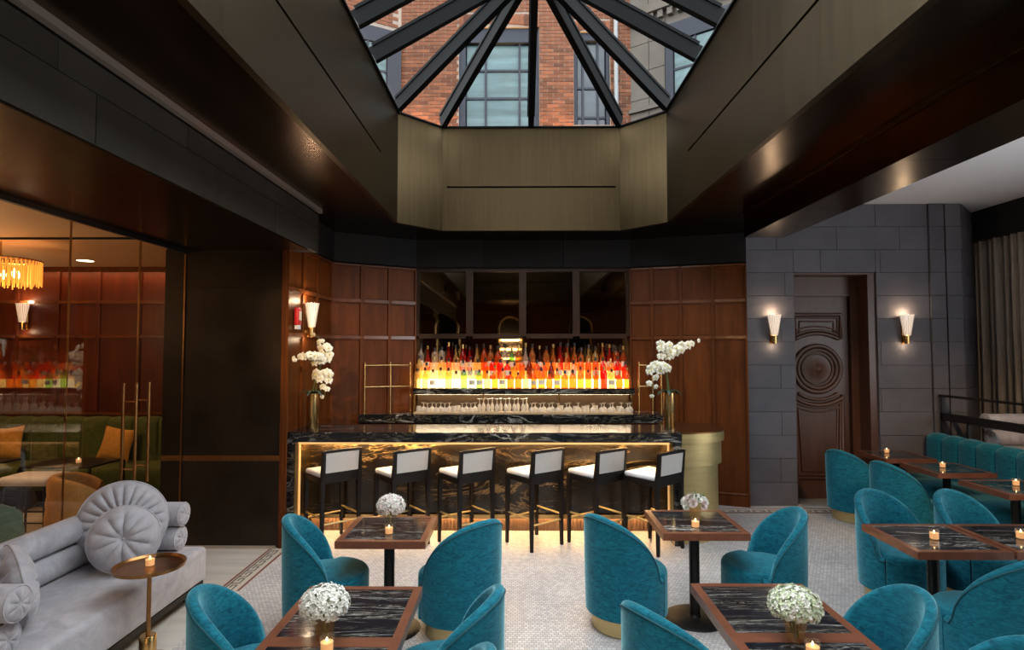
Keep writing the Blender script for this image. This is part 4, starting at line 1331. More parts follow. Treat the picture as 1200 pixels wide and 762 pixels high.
TL = [((-0.965, 4.51), 'marble cafe table before the bar with a pinkish hydrangea vase'), ((1.39, 4.71), 'marble cafe table before the brass drum with white roses'),
      ((-0.86, 3.09), 'marble cafe table with a white hydrangea, the farther half of a pair near the sofa'), ((-0.86, 2.45), 'marble cafe table cut by the lower edge, joined to the white hydrangea table'),
      ((1.32, 3.15), 'marble cafe table with a greenish hydrangea at its joint with another'), ((1.32, 2.51), 'marble cafe table cut by the lower edge beside the greenish hydrangea'),
      ((2.99, 4.33), 'marble cafe table with one candle, pair half nearer the aisle'), ((3.65, 4.33), 'marble cafe table with one candle, pair half at the photo edge'),
      ((4.86, 7.68), 'marble cafe table at the banquette closest to the stone wall'), ((4.90, 6.83), 'marble cafe table at the banquette, middle of its three'),
      ((4.90, 5.90), 'marble cafe table at the banquette, nearest of its three to the camera')]
for k, ((x, y), lb) in enumerate(TL):
    t = tb if k == 0 else dup(tb)
    t.location = (x, y, 0)
    t['label'] = lb

# ------------------------------------------------------------------ teal tub chairs
tc = thing('tub_chair', '', 'chair', group='teal velvet tub chairs')
RO, SEAT, TOP, BOT = 0.315, 0.455, 0.875, 0.135


def rim(k):
    """height of the back's rim by angle from the back centre, 0..1 = 0..105 degrees"""
    a = k * 107
    return SEAT - 0.03 + (TOP - SEAT + 0.03) * max(0.0, math.cos(R(min(90, a * 90 / 96)))) ** 0.5


TH = 0.055


def shell(u, v):
    k = abs(u - 0.5) * 2
    a = R(-90) + (u - 0.5) * R(214)
    hh = rim(k)
    if v < 0.4:
        q = v / 0.4
        rr, z = RO - 0.012 * (1 - q) ** 2, BOT + (hh - TH / 2 - BOT) * q
    elif v < 0.65:
        q = (v - 0.4) / 0.25 * PI
        rr, z = RO - TH / 2 + TH / 2 * math.cos(q), hh - TH / 2 + TH / 2 * math.sin(q)
    else:
        q = (v - 0.65) / 0.35
        rr, z = RO - TH - 0.012 * math.sin(q * PI), hh - TH / 2 - (hh - TH / 2 - SEAT + 0.06) * q
    return (rr * math.cos(a), rr * math.sin(a), z)


MB().grid(shell, 56, 30).build('backrest', M['teal'], tc, smooth=75)
MB().tube([((RO + 0.001) * math.cos(R(-90) + (u / 56 - 0.5) * R(214)), (RO + 0.001) * math.sin(R(-90) + (u / 56 - 0.5) * R(214)), rim(abs(u / 56 - 0.5) * 2) - TH / 2) for u in range(57)], 0.0055, 6).build('piping', M['teal_dark'], tc, smooth=60)


def seatf(u, v):
    a = u * 2 * PI - PI / 2
    back = (1 - math.cos(u * 2 * PI)) / 2      # 0 at the back, 1 at the front
    ro = RO - TH + 0.004 if abs(((u + 0.5) % 1) - 0.5) * 360 < 104 else RO - 0.002
    if v < 0.5:
        q = v / 0.5
        return (ro * math.cos(a), ro * math.sin(a), BOT + (SEAT - 0.035 - BOT) * q)
    if v < 0.75:
        q = (v - 0.5) / 0.25 * PI / 2
        rr = ro - 0.035 + 0.035 * math.cos(q)
        return (rr * math.cos(a), rr * math.sin(a), SEAT - 0.035 + 0.035 * math.sin(q))
    q = (v - 0.75) / 0.25
    rr = (ro - 0.035) * (1 - q) + 0.001
    return (rr * math.cos(a), rr * math.sin(a), SEAT + 0.018 * math.sin(q * PI / 2))


MB().grid(seatf, 56, 20, wrap_u=True).build('seat', M['teal'], tc, smooth=60)
MB().lathe([(RO - 0.006, 0), (RO - 0.006, 0)][:0] + [(0.245, 0.0), (0.255, 0.01), (0.255, 0.12), (0.24, 0.136), (0.001, 0.136)], 40).build('base', M['brass_pale'], tc, smooth=40)
MB().lathe([(RO - 0.014, BOT), (0.2, BOT - 0.001)], 40).build('underside', M['teal_dark'], tc)
CL = [(-1.43, 4.47, 15, 'teal tub chair facing the pinkish hydrangea table from the sofa side'),
      (-0.43, 4.50, 133, 'teal tub chair turned to the bar beside the pinkish hydrangea table'),
      (0.83, 4.60, 35, 'teal tub chair with its brass foot showing, before the white roses table'),
      (1.91, 4.66, 174, 'teal tub chair with its seat towards the white roses table, door behind'),
      (-1.38, 3.14, 18, 'teal tub chair next to the brass side table, facing the white hydrangea'),
      (-0.38, 3.13, 166, 'teal tub chair across the white hydrangea table from the sofa'),
      (-0.40, 2.49, 168, 'teal tub chair of which only the rim tip shows at the lower edge'),
      (0.84, 3.02, 32, 'teal tub chair cut by the lower edge, outside of its back shown'),
      (1.79, 3.12, 172, 'teal tub chair with the inside of its back shown, beside the greenish hydrangea'),
      (3.19, 5.02, 292, 'teal tub chair behind the aisle-side candle table, facing the camera'),
      (3.87, 5.02, 292, 'teal tub chair behind the photo-edge candle table, facing the camera'),
      (3.00, 3.84, 112, 'large-looking teal tub chair with its back to the camera at the photo edge'),
      (1.98, 2.50, 184, 'teal tub chair of which only the rim shows in the lower corner'),
      (4.20, 7.45, 22, 'teal tub chair nearest the carved door, brass foot showing'),
      (4.28, 6.65, 14, 'teal tub chair at the middle banquette table, half hidden by another')]
for k, (x, y, a, lb) in enumerate(CL):
    c_ = tc if k == 0 else dup(tc)
    c_.location = (x, y, 0)
    c_.rotation_euler.z = R(a - 90)
    c_['label'] = lb

# teal banquette along the railing
bq = thing('banquette', 'long teal channel-tufted banquette under the black railing', 'banquette', (5.4, 6.0, 0))
channel_back(bq, (0.24, 1.98), (0.24, -2.0), 0.42, 1.0, 14, M['teal'], 0.14)
MB().rbox(-0.42, 0.14, -2.0, 1.98, 0.22, 0.46, 0.05).build('seat', M['teal'], bq, smooth=60)
MB().box(-0.30, 0.2, -1.98, 1.96, 0.0, 0.22).build('plinth', M['wood_black'], bq)
MB().box(0.2, 0.25, -2.0, 1.98, 0.0, 0.96).build('back_board', M['wood_black'], bq)

# ------------------------------------------------------------------ votive candles
vt = thing('votive', '', 'candle', group='votive candles')
MB().lathe([(0.001, 0.002), (0.029, 0.002), (0.031, 0.008), (0.033, 0.066)], 16).build('glass', M['vase_glass'], vt, smooth=50)
MB().lathe([(0.001, 0.004), (0.027, 0.004), (0.028, 0.044), (0.001, 0.044)], 12).build('wax', M['wax'], vt, smooth=50)
MB().lathe([(0.001, 0.045), (0.006, 0.050), (0.004, 0.057), (0.001, 0.064)], 8).build('flame', M['flame'], vt, smooth=60)
VL = [(-0.94, 4.37, 'votive candle on the pinkish hydrangea table'), (1.355, 4.55, 'votive candle on the white roses table'), (1.30, 2.66, 'votive candle beside the greenish hydrangea'),
      (2.97, 4.28, 'votive candle on the aisle-side table of the pair by the photo edge'), (3.60, 4.30, 'votive candle on the table cut by the photo edge'),
      (4.83, 7.80, 'votive candle on the banquette table closest to the stone wall'), (4.88, 6.86, 'votive candle on the middle banquette table'), (4.96, 5.96, 'votive candle on the nearest banquette table'),
      (-0.85, 2.68, 'votive candle at the foot of the white hydrangea')]
for k, (x, y, lb) in enumerate(VL):
    v = vt if k == 0 else dup(vt)
    v.location = (x, y, 0.753)
    v['label'] = lb
v = dup(vt, (-5.35, 7.2, 0.722), label='votive candle on the lounge wire table behind the glass')

# ------------------------------------------------------------------ flowers


def florets(n, r, flat, mat_name, seed, size=0.016, petals=4):
    rn = random.Random(seed)
    mb = MB()
    for k in range(n):
        ct = 1 - 1.45 * (k + 0.5) / n
        stt = math.sqrt(max(0, 1 - ct * ct))
        ph = k * 2.39996 + rn.uniform(-0.2, 0.2)
        nrm = Vector((stt * math.cos(ph), stt * math.sin(ph), ct))
        p = Vector((nrm.x * r, nrm.y * r, nrm.z * r * flat)) * rn.uniform(0.9, 1.06)
        t = nrm.cross(Vector((0.3, 0.2, 1))).normalized()
        b = nrm.cross(t)
        rot = rn.uniform(0, 2)
        for q in range(petals):
            a = rot + q * 2 * PI / petals
            d = t * math.cos(a) + b * math.sin(a)
            e = -t * math.sin(a) + b * math.cos(a)
            s = size * rn.uniform(0.8, 1.2)
            mb.add([p, p + d * s * 0.6 + e * s * 0.5 + nrm * s * 0.45, p + d * s * 1.15 + nrm * s * rn.uniform(-0.2, 0.6), p + d * s * 0.6 - e * s * 0.5 + nrm * s * 0.45], [(0, 1, 2), (0, 2, 3)])
    return mb


def hydrangea(loc, label, mats, r, vase_m, seed, zs=1.0, height=0.10):
    t = thing('flower_vase', label, 'flowers', loc, 0, 'table flowers')
    k = vase_m
    MB().lathe([(0.001, 0.002), (0.036, 0.002), (0.040, 0.008), (0.045, height * 0.6), (0.052, height)], 20).build('vase', M[k], t, smooth=50)
    sm = MB()
    rn = random.Random(seed)
    for i in range(7):
        a = rn.uniform(0, 6.28)
        sm.tube([(0.012 * math.cos(a), 0.012 * math.sin(a), 0.01), (0.03 * math.cos(a + 1), 0.03 * math.sin(a + 1), height), (0.05 * math.cos(a + 1), 0.05 * math.sin(a + 1), height + r * 0.5)], 0.003, 5)
    sm.build('stems', M['stem'], t)
    core = MB().lathe([(0.001, -r * 0.45), (r * 0.62, -r * 0.35), (r * 0.80, 0.0), (r * 0.62, r * 0.5 * zs), (0.001, r * 0.76 * zs)], 16, (0, 0, height + r * 0.55))
    core.build('blossom_core', M['core'], t, smooth=60)
    for j, mt in enumerate(mats):
        fb = florets(330 // len(mats), r, zs * 0.92, mt, seed + j, size=0.0135)
        fb.xf(Matrix.Translation((0, 0, height + r * 0.55)))
        stuff(fb.build('florets', M[mt], t))
    return t


hydrangea((-0.955, 4.50, 0.753), 'small vase of white and blush hydrangea on the table before the bar', ('petal', 'petal_pink'), 0.10, 'vase_glass', 3, 0.9, 0.11)
hydrangea((-0.90, 2.80, 0.753), 'vase of a dense white hydrangea head near the sofa', ('petal',), 0.105, 'amber_glass', 5, 0.85)
hydrangea((1.29, 2.80, 0.753), 'vase of greenish white hydrangea on the table cut by the lower edge', ('petal', 'petal_green'), 0.112, 'amber_glass', 8, 0.75)
# roses in amber glass
rv = thing('flower_vase', 'amber glass of white roses and greenery before the brass drum', 'flowers', (1.40, 4.70, 0.753), 0, 'table flowers')
MB().lathe([(0.001, 0.002), (0.036, 0.002), (0.040, 0.01), (0.046, 0.11)], 20).build('vase', M['amber_glass'], rv, smooth=50)


def rose(r):
    mb = MB()
    for ring in range(4):
        rr = r * (0.25 + 0.25 * ring)
        n = 3 + ring
        for k in range(n):
            a0 = k * 2 * PI / n + ring * 0.7
            mb.grid(lambda u, v: ((rr * (0.55 + 0.45 * v)) * math.cos(a0 + (u - 0.5) * 2.6 / (1 + 0.35 * ring)), (rr * (0.55 + 0.45 * v)) * math.sin(a0 + (u - 0.5) * 2.6 / (1 + 0.35 * ring)), r * (0.1 + 0.75 * v * (1 - 0.13 * ring)) - 0.2 * r * (2 * u - 1) ** 2 * v), 4, 3)
    return mb


rn = random.Random(4)
rm = rose(0.036).mesh('rose', M['petal_pink'], 70)
rm2 = rose(0.036).mesh('rose', M['petal'], 70)
for k in range(13):
    ct = 1 - 0.95 * (k + 0.5) / 13
    s_ = math.sqrt(1 - ct * ct)
    ph = k * 2.4
    n = Vector((s_ * math.cos(ph), s_ * math.sin(ph), ct))
    f = link('rose', rm if k % 3 == 1 else rm2, rv)
    f.location = Vector((n.x * 0.085, n.y * 0.085, 0.13 + n.z * 0.055))
    f.rotation_euler = n.to_track_quat('Z', 'Y').to_euler()
gl = MB()
for k in range(40):
    a = rn.uniform(0, 6.28)
    e = rn.uniform(0.1, 1.2)
    d = Vector((math.cos(a) * math.cos(e), math.sin(a) * math.cos(e), math.sin(e)))
    p = Vector((0, 0, 0.12)) + d * 0.075
    s_ = d.cross(Vector((0, 0, 1))).normalized() * 0.008
    gl.add([p, p + d * 0.022 + s_, p + d * 0.05, p + d * 0.022 - s_], [(0, 1, 2, 3)])
stuff(gl.build('greenery', M['stem'], rv))

# tall orchids in brass cylinders on the bar


def orchid_flower():
    mb = MB()
    for k in range(5):
        a = PI / 2 + k * 2 * PI / 5
        w, l = ((0.020, 0.042) if k in (1, 4) else (0.013, 0.040))
        if k in (1, 4):
            w = 0.026
        d, e = Vector((math.cos(a), math.sin(a), 0)), Vector((-math.sin(a), math.cos(a), 0))
        mb.grid(lambda u, v: tuple(d * (l * v) + e * ((u - 0.5) * 2 * w * math.sin(PI * min(1, 0.12 + 0.80 * v))) + Vector((0, 0, 0.006 * math.sin(v * PI) - 0.008 * (2 * u - 1) ** 2))), 4, 5)
    return mb


of = orchid_flower().mesh('flower', M['orchid'], 70)
oh = MB().lathe([(0.001, 0.004), (0.007, 0.008), (0.005, 0.016), (0.001, 0.02)], 8).mesh('heart', M['orchid_heart'], 60)


def bez(p, n):
    out = []
    k = len(p) - 1
    for i in range(n + 1):
        t = i / n
        q = [Vector(x) for x in p]
        while len(q) > 1:
            q = [a.lerp(b, t) for a, b in zip(q[:-1], q[1:])]
        out.append(q[0])
    return out


def orchid(loc, label, sprays, seed, mirror=1):
    t = thing('orchid_vase', label, 'flowers', loc, 0, 'orchids on the bar')
    MB().lathe([(0.001, 0.0), (0.064, 0.0), (0.066, 0.004), (0.066, 0.40), (0.060, 0.40), (0.060, 0.33), (0.001, 0.33)], 24).build('vase', M['brass'], t, smooth=40)
    r_ = random.Random(seed)
    for pts, t0, n, sc in sprays:
        c_ = bez([(x * mirror, y, z) for x, y, z in pts], 24)
        MB().tube(c_, [0.006 - 0.0025 * i / 24 for i in range(25)], 6).build('stem', M['stem'], t, smooth=60)
        for k in range(n):
            f = t0 + (1 - t0) * k / (n - 1)
            p = c_[min(24, int(f * 24))]
            s = sc * (1.0 - 0.62 * max(0, (k - n * 0.55) / (n * 0.45)))
            side = (1 if k % 2 else -1)
            off = Vector((side * 0.035 * s + r_.uniform(-.01, .01), -0.03 * s + r_.uniform(-.02, .02), r_.uniform(-0.012, 0.012)))
            o_ = link('flower', of, t)
            o_.location = p + off
            nrm = Vector((side * 0.55 + r_.uniform(-.3, .3), -1.0, r_.uniform(-0.35, 0.35)))
            o_.rotation_euler = nrm.to_track_quat('Z', 'Y').to_euler()
            o_.scale = (s, s, s)
            link('heart', oh, o_)
    for a, l in ((200, 0.16), (330, 0.15), (260, 0.13), (80, 0.14), (20, 0.12)):
        d = Vector((math.cos(R(a)), math.sin(R(a)), 0))
        e = Vector((-d.y, d.x, 0))
        MB().grid(lambda u, v: tuple(d * (l * v) + e * ((u - 0.5) * 0.07 * math.sin(PI * min(1, 0.1 + 0.86 * v))) + Vector((0, 0, 0.385 + 0.07 * math.sin(v * 2.4) - 0.05 * v * v - 0.01 * (2 * u - 1) ** 2))), 4, 8).build('leaf', M['leaf'], t, smooth=70)
    return t


orchid((-2.33, 6.72, BZ), 'brass cylinder of white orchids on the bar beside the bronze pillar',
       [([(0, 0, 0.3), (0.0, 0, 0.75), (0.22, -0.02, 0.72), (0.14, -0.03, 0.36)], 0.38, 11, 1.42),
        ([(0, 0, 0.3), (-0.02, 0, 0.8), (0.32, 0, 0.80), (0.03, 0, 1.06)], 0.50, 11, 1.25),
        ([(0, 0, 0.3), (0.12, 0, 0.75), (0.2, -0.2, 0.92), (-0.10, -0.31, 0.79)], 0.52, 14, 1.35)], 2)
orchid((1.75, 6.83, BZ), 'brass cylinder of white orchids on the bar end above the brass drum',
       [([(0, 0, 0.3), (0.03, 0, 0.85), (-0.25, -0.02, 0.85), (-0.19, -0.03, 0.36)], 0.36, 13, 1.42),
        ([(0, 0, 0.3), (-0.04, 0, 0.85), (-0.12, 0, 1.15), (0.02, 0, 0.80)], 0.45, 10, 1.28),
        ([(0, 0, 0.3), (-0.06, 0, 0.8), (0.02, 0, 0.9), (0.32, 0, 1.0)], 0.55, 10, 1.35)], 9)

# ------------------------------------------------------------------ sofa with bolsters and round pillows


def capmesh(r, bulge, folds):
    def f(u, v):
        a = u * 2 * PI
        rr = r * (1 - v)
        z = bulge * math.sqrt(max(0, 1 - (1 - v) ** 2)) if v < 0.6 else bulge * (0.917 - 0.55 * ((v - 0.6) / 0.4) ** 2)
        z += 0.10 * r * abs(math.cos(a * folds / 2)) ** 0.5 * math.sin(min(1, v * 1.15) * PI) ** 0.8 - 0.10 * r * 0.6 * math.sin(min(1, v * 1.15) * PI)
        return (rr * math.cos(a), rr * math.sin(a), z)
    mb = MB().grid(f, folds * 6, 14, wrap_u=True)
    mb.lathe([(0.001, bulge * 0.46 + r * 0.07), (r * 0.07, bulge * 0.40 + r * 0.04), (r * 0.09, bulge * 0.3)], 10)
    return mb


def bolster(parent, p0, p1, r=0.098, name='bolster'):
    p0, p1 = Vector(p0), Vector(p1)
    L = (p1 - p0).length
    q = (p1 - p0).to_track_quat('Z', 'Y').to_matrix().to_4x4()
    T = Matrix.Translation(p0) @ q
    b = MB().lathe([(r * 0.94, 0.0), (r, 0.012), (r * 1.0, L * 0.5), (r, L - 0.012), (r * 0.94, L)], 32).xf(T).build(name, M['grey_velvet'], parent, smooth=60)
    for z, s in ((L, 1), (0, -1)):
        cp = capmesh(r * 0.93, 0.022, 8)
        if s < 0:
            cp.xf(Matrix.Rotation(PI, 4, 'X'))
        cp.xf(T @ Matrix.Translation((0, 0, z))).build('end_cap', M['grey_velvet'], b, smooth=50)
        MB().tube([(r * 0.965 * math.cos(2 * PI * k / 28), r * 0.965 * math.sin(2 * PI * k / 28), z) for k in range(28)], 0.006, 6, closed=True).xf(T).build('piping', M['grey_velvet'], b, smooth=60)
    return b


def make_sofa(label, loc, rotz):
    """local: front +X, length along Y, base at floor"""
    s = thing('sofa', label, 'sofa', loc, rotz, 'grey velvet bolster sofas')
    MB().rbox(-0.42, 0.42, -1.0, 1.0, 0.135, 0.42, 0.045, 5).build('seat', M['grey_velvet'], s, smooth=60)
    MB().box(-0.40, 0.40, -0.97, 0.97, 0.085, 0.134).build('frame', M['wood_black'], s)
    for a in (-0.34, 0.30):
        for b in (-0.88, 0.88):
            MB().box(a - 0.03, a + 0.03, b - 0.03, b + 0.03, 0, 0.09).build('leg', M['wood_black'], s)
    for z in (0.52, 0.718):
        bolster(s, (-0.33, -0.76, z), (-0.33, 0.76, z), name='back_bolster')
        bolster(s, (-0.41, 0.875, z), (0.27 if z > 0.6 else 0.25, 0.875, z), name='arm_bolster')
        bolster(s, (-0.41, -0.875, z), (0.36 if z > 0.6 else 0.30, -0.875, z), name='arm_bolster')
    return s


make_sofa('silver grey velvet sofa with stacked bolsters against the lounge glass', (-3.08, 4.12, 0), 0)
make_sofa('silver grey velvet sofa with stacked bolsters behind the railing', (6.24, 6.62, 0.481), PI)


def round_pillow(label, c, nrm, r, t, folds=14):
    p = thing('round_pillow', label, 'pillow', c, 0, 'round velvet pillows')
    p.rotation_euler = Vector(nrm).to_track_quat('Z', 'Y').to_euler()
    for s in (1, -1):
        cp = capmesh(r, t / 2 * 1.25, folds)
        if s < 0:
            cp.xf(Matrix.Rotation(PI, 4, 'X'))
        cp.build('face', M['grey_velvet'], p, smooth=50)
    MB().tube([(r * math.cos(2 * PI * k / 48), r * math.sin(2 * PI * k / 48), 0) for k in range(48)], 0.008, 6, closed=True).build('piping', M['grey_velvet'], p, smooth=60)
    return p


round_pillow('large round pleated grey velvet pillow at the back of the sofa corner', (-3.13, 4.71, 0.735), (0.50, -0.86, 0.16), 0.31, 0.17, 22)
round_pillow('round buttoned grey velvet pillow leaning in front of the larger one', (-2.97, 4.49, 0.67), (0.42, -0.88, 0.26), 0.24, 0.18, 10)
round_pillow('round grey velvet pillow seen edge-on beside the near arm of the sofa', (-3.04, 3.60, 0.672), (0.60, 0.79, 0.12), 0.25, 0.15, 12)
round_pillow('round grey velvet pillow at the photo edge behind the edge-on one', (-3.22, 3.62, 0.70), (0.5, 0.85, 0.18), 0.26, 0.15, 12)

# brass side table with a candle
sd = thing('side_table', 'small round antique brass side table in front of the grey sofa', 'side table', (-2.50, 4.05, 0))
MB().lathe([(0.001, 0.615), (0.20, 0.615), (0.218, 0.622), (0.222, 0.645), (0.216, 0.645), (0.205, 0.630), (0.001, 0.628)], 40).build('tray_top', M['copper'], sd, smooth=40)
MB().lathe([(0.014, 0.16), (0.014, 0.616)], 14).build('stem', M['copper'], sd, smooth=40)
MB().lathe([(0.001, 0.012), (0.052, 0.012), (0.052, 0.165), (0.048, 0.172), (0.001, 0.172)], 24).build('weight', M['brass'], sd, smooth=40)
MB().lathe([(0.001, 0.0), (0.125, 0.0), (0.125, 0.012), (0.001, 0.013)], 32).build('base', M['copper'], sd, smooth=40)
dup(vt, (-2.505, 4.06, 0.629), label='votive candle on the round brass side table')

# ------------------------------------------------------------------ wall lights


def sconce(label, loc, rotz, power=2.2):
    """local: wall at y=0, room towards -y, base of cup at z=0"""
    t = thing('sconce', label, 'wall light', loc, rotz, 'fluted glass sconces')
    MB().box(-0.03, 0.03, -0.02, 0.0, 0.0, 0.34).build('backplate', M['brass'], t)
    MB().lathe([(0.001, 0.0), (0.034, 0.0), (0.036, 0.01), (0.036, 0.11), (0.030, 0.115)], 20, (0, -0.075, 0)).build('cup', M['brass'], t, smooth=40)
    MB().bar((0, -0.04, 0.06), (0, 0, 0.06), 0.03, 0.03).build('arm', M['brass'], t)

    def f(u, v):
        a = u * 2 * PI
        r = (0.038 + 0.045 * v) * (1 + 0.07 * abs(math.sin(a * 10)))
        return (r * math.cos(a), -0.085 + r * math.sin(a) * 0.85, 0.115 + 0.275 * v)
    MB().grid(f, 80, 4, wrap_u=True).build('shade', M['shade'], t, smooth=30)
    rods = MB()
    for k in range(20):
        a = 2 * PI * k / 20
        rods.tube([(0.040 * math.cos(a), -0.085 + 0.036 * math.sin(a), 0.117), (0.087 * math.cos(a), -0.085 + 0.076 * math.sin(a), 0.392)], 0.004, 5)
    stuff(rods.build('glass_rods', M['glassware'], t))
    lamp('sconce_up', 'POINT', (0, -0.085, 0.42), power, WARM2, parent=t, shadow_soft_size=0.03)
    lamp('sconce_down', 'POINT', (0, -0.085, -0.03), power * 0.35, WARM2, parent=t, shadow_soft_size=0.02)
    return t


sconce('fluted glass sconce between the wood panelling and the carved door', (3.47, 8.05, 2.18), 0)
sconce('fluted glass sconce between the carved door and the railing', (5.25, 8.05, 2.18), 0)
sconce('fluted glass sconce above the orchids beside the red alarm', (-2.476, 6.83, 2.25), R(90), 3)
sconce('fluted glass sconce on the lounge wall behind the glass', (-7.38, 8.79, 2.40), 0, 3)
al = thing('fire_alarm', 'red fire alarm box on the wood panelling beside the bronze pillar', 'alarm', (-2.478, 6.56, 2.33))
MB().rbox(0.0, 0.05, -0.055, 0.055, 0.045, 0.24, 0.012, 2).build('housing', M['red_alarm'], al, smooth=50)
MB().box(0.05, 0.056, -0.03, 0.03, 0.10, 0.20).build('grille', M['paper'], al)
MB().box(0.0, 0.045, -0.035, 0.035, 0.0, 0.044).build('strobe', M['white_leather'], al)

# fill spots added out of view in black ceiling cans, lighting panelling and banquette


def can(loc, target, energy, size, label):
    t = thing('added_spot', label, 'ceiling light', loc, 0, 'added unseen ceiling spots')
    MB().lathe([(0.04, -0.10), (0.045, -0.10), (0.045, 0.0), (0.001, 0.0)], 16).build('can', M['black'], t, smooth=40)
    spot_at('added_spot_beam', (loc[0], loc[1], loc[2] - 0.12), target, energy, WARM, size, 0.8, 0.03)


can((-1.85, 1.9, ZC), (-2.15, 8.0, 1.7), 420, 22, 'added unseen fill spot on the ceiling aimed at the panelling near the pillar')
can((2.25, 1.9, ZC), (2.4, 8.2, 1.9), 120, 20, 'added unseen fill spot on the ceiling aimed at the panelling near the stone wall')

can((4.4, 3.0, 4.1), (5.2, 6.7, 0.7), 260, 50, 'added unseen fill spot on the white ceiling aimed at the teal banquette')

# ------------------------------------------------------------------ the court outside the skylight
YB = 11.5
bw = MB()
win = [(-1.16, 0.44, 5.0, 8.55), (1.13, 1.85, 5.9, 8.45)]
bw.box(-2.32, -1.16, YB + 0.01, YB + 0.4, 3, 12.5).box(0.44, 1.13, YB + 0.01, YB + 0.4, 3, 12.5).box(1.85, 2.3, YB + 0.01, YB + 0.4, 3, 12.5)
bw.box(-1.16, 0.44, YB + 0.01, YB + 0.4, 8.55, 12.5).box(1.13, 1.85, YB + 0.01, YB + 0.4, 8.45, 12.5).box(1.13, 1.85, YB + 0.01, YB + 0.4, 3, 5.9).box(-1.16, 0.44, YB + 0.01, YB + 0.4, 3, 5.0)
bw = struct(bw.build('wall_court', M['mortar']))
bh, bwid = 0.075, 0.225
brick = MB().box(-0.5, 0.5, -0.004, 0.03, 0.006, bh - 0.006).mesh('brick', M['brick_mat'])
rest = MB()
cnt = 0
rnb = random.Random(2)
for r_ in range(int((12.4 - 6.3) / bh)):
    z = 6.3 + r_ * bh
    segs = [(-2.32, 2.28)]
    for (a, b, za, zb) in win:
        if z + bh > za and z < zb + (0.25 if a < 0 else 0.2):
            segs = [q for p in segs for q in ([(p[0], a), (b, p[1])] if p[0] < a and p[1] > b else [p])]
    for (x0, x1) in segs:
        x = -2.32 - (bwid / 2 if r_ % 2 else 0)
        while x < x1:
            a, b = max(x, x0), min(x + bwid, x1)
            x += bwid
            if b - a < 0.04:
                continue
            if z < 8.62 and cnt < 300 and not (0.1 < z - 8.1 and False):
                o_ = link('brick', brick, bw)
                o_.location = ((a + b) / 2, YB + rnb.uniform(-0.003, 0.003), z)
                o_.scale = (b - a - 0.016, 1, 1)
                cnt += 1
            else:
                rest.box(a + 0.008, b - 0.008, YB - 0.004, YB + 0.03, z + 0.006, z + bh - 0.006)
stuff(rest.build('brick_courses', M['brick_mat'], bw))
for (a, b, za, zb), rise in ((win[0], 0.25), (win[1], 0.2)):
    n = 16 if a < 0 else 8
    for k in range(n):
        x = a + (b - a) * (k + 0.5) / n
        t = (k + 0.5) / n * 2 - 1
        zz = zb + rise * 0.35 * (1 - t * t)
        MB().box(x - (b - a) / n / 2 + 0.004, x + (b - a) / n / 2 - 0.004, YB - 0.02, YB + 0.05, zz - 0.02, zb + rise).build('arch_brick', M['brick_mat'], bw)


def far_window(name, a, b, za, zb, y, xs, zs, pane, frame=0.13, par_rot=None):
    mb = MB()
    mb.box(a, a + frame, y, y + 0.16, za, zb).box(b - frame, b, y, y + 0.16, za, zb).box(a + frame, b - frame, y, y + 0.16, zb - frame * 2.2, zb)
    mb.box(a, b, y + 0.17, y + 0.2, za, zb)
    w = struct(mb.build(name, M['navy_frame']))
    gx = [a + frame] + xs + [b - frame]
    gz = [za] + zs + [zb - frame * 2.2]
    for p, q in zip(gx[:-1], gx[1:]):
        for r1, r2 in zip(gz[:-1], gz[1:]):
            MB().box(p + 0.02, q - 0.02, y + 0.10, y + 0.11, r1 + 0.02, r2 - 0.02).build('pane', M[pane], w)
    for x in xs:
        MB().box(x - 0.022, x + 0.022, y + 0.06, y + 0.13, za, zb - frame * 2.2).build('mullion', M['navy_frame'], w)
    for z in zs:
        MB().box(a + frame, b - frame, y + 0.07, y + 0.12, z - 0.022, z + 0.022).build('glazing_bar', M['navy_frame'], w)
    return w


far_window('window_4', -1.16, 0.44, 5.0, 8.55, YB + 0.06, [-0.63, 0.05], [6.0, 6.55, 7.15, 7.72], 'far_pane')
w5 = far_window('window_5', 1.13, 1.85, 5.9, 8.45, YB + 0.06, [1.32, 1.62], [6.75, 7.35], 'far_pane_dark', 0.07)
MB().box(1.10, 1.88, YB - 0.08, YB + 0.1, 6.42, 6.52).build('sill', M['lintel'], bw)
tag(MB().tube([(1.96, YB - 0.06, 5.0), (1.96, YB - 0.06, 10.5)], 0.045, 10).build('downpipe', M['pipe_white'], smooth=50), 'white downpipe on the brick wall seen through the skylight', 'pipe')
# oblique wing on the lounge side
wg = struct(MB().box(0, 2.4, 0, 0.3, 3, 9.1).build('wall_wing', M['mortar']))
wg.location = (-4.35, 10.4, 0)
wg.rotation_euler.z = math.atan2(1.1, 2.03)
rr_ = MB()
for r_ in range(int(2.2 / bh)):
    z = 8.5 + r_ * bh
    x = bwid / 2 if r_ % 2 else 0
    while x + bwid < 2.35:
        rr_.box(x + 0.006, x + bwid - 0.006, -0.012, 0.02, z + 0.006, z + bh - 0.006)
        x += bwid
stuff(rr_.build('brick_courses', M['brick_mat'], wg))
w6 = MB().box(0.75, 0.87, -0.06, 0.02, 5, 8.4).box(2.02, 2.3, -0.06, 0.02, 5, 8.4).box(0.87, 2.02, -0.06, 0.02, 8.1, 8.4).build('window_6', M['navy_frame'])
struct(w6)
w6.parent = None
w6.location, w6.rotation_euler = wg.location, wg.rotation_euler
for p, q in ((0.87, 1.25), (1.25, 1.64), (1.64, 2.02)):
    for r1, r2 in ((5.0, 5.9), (5.9, 6.45), (6.45, 7.0), (7.0, 7.55), (7.55, 8.1)):
        MB().box(p + 0.02, q - 0.02, -0.03, -0.012, r1 + 0.02, r2 - 0.02).build('pane', M['far_pane'], w6)
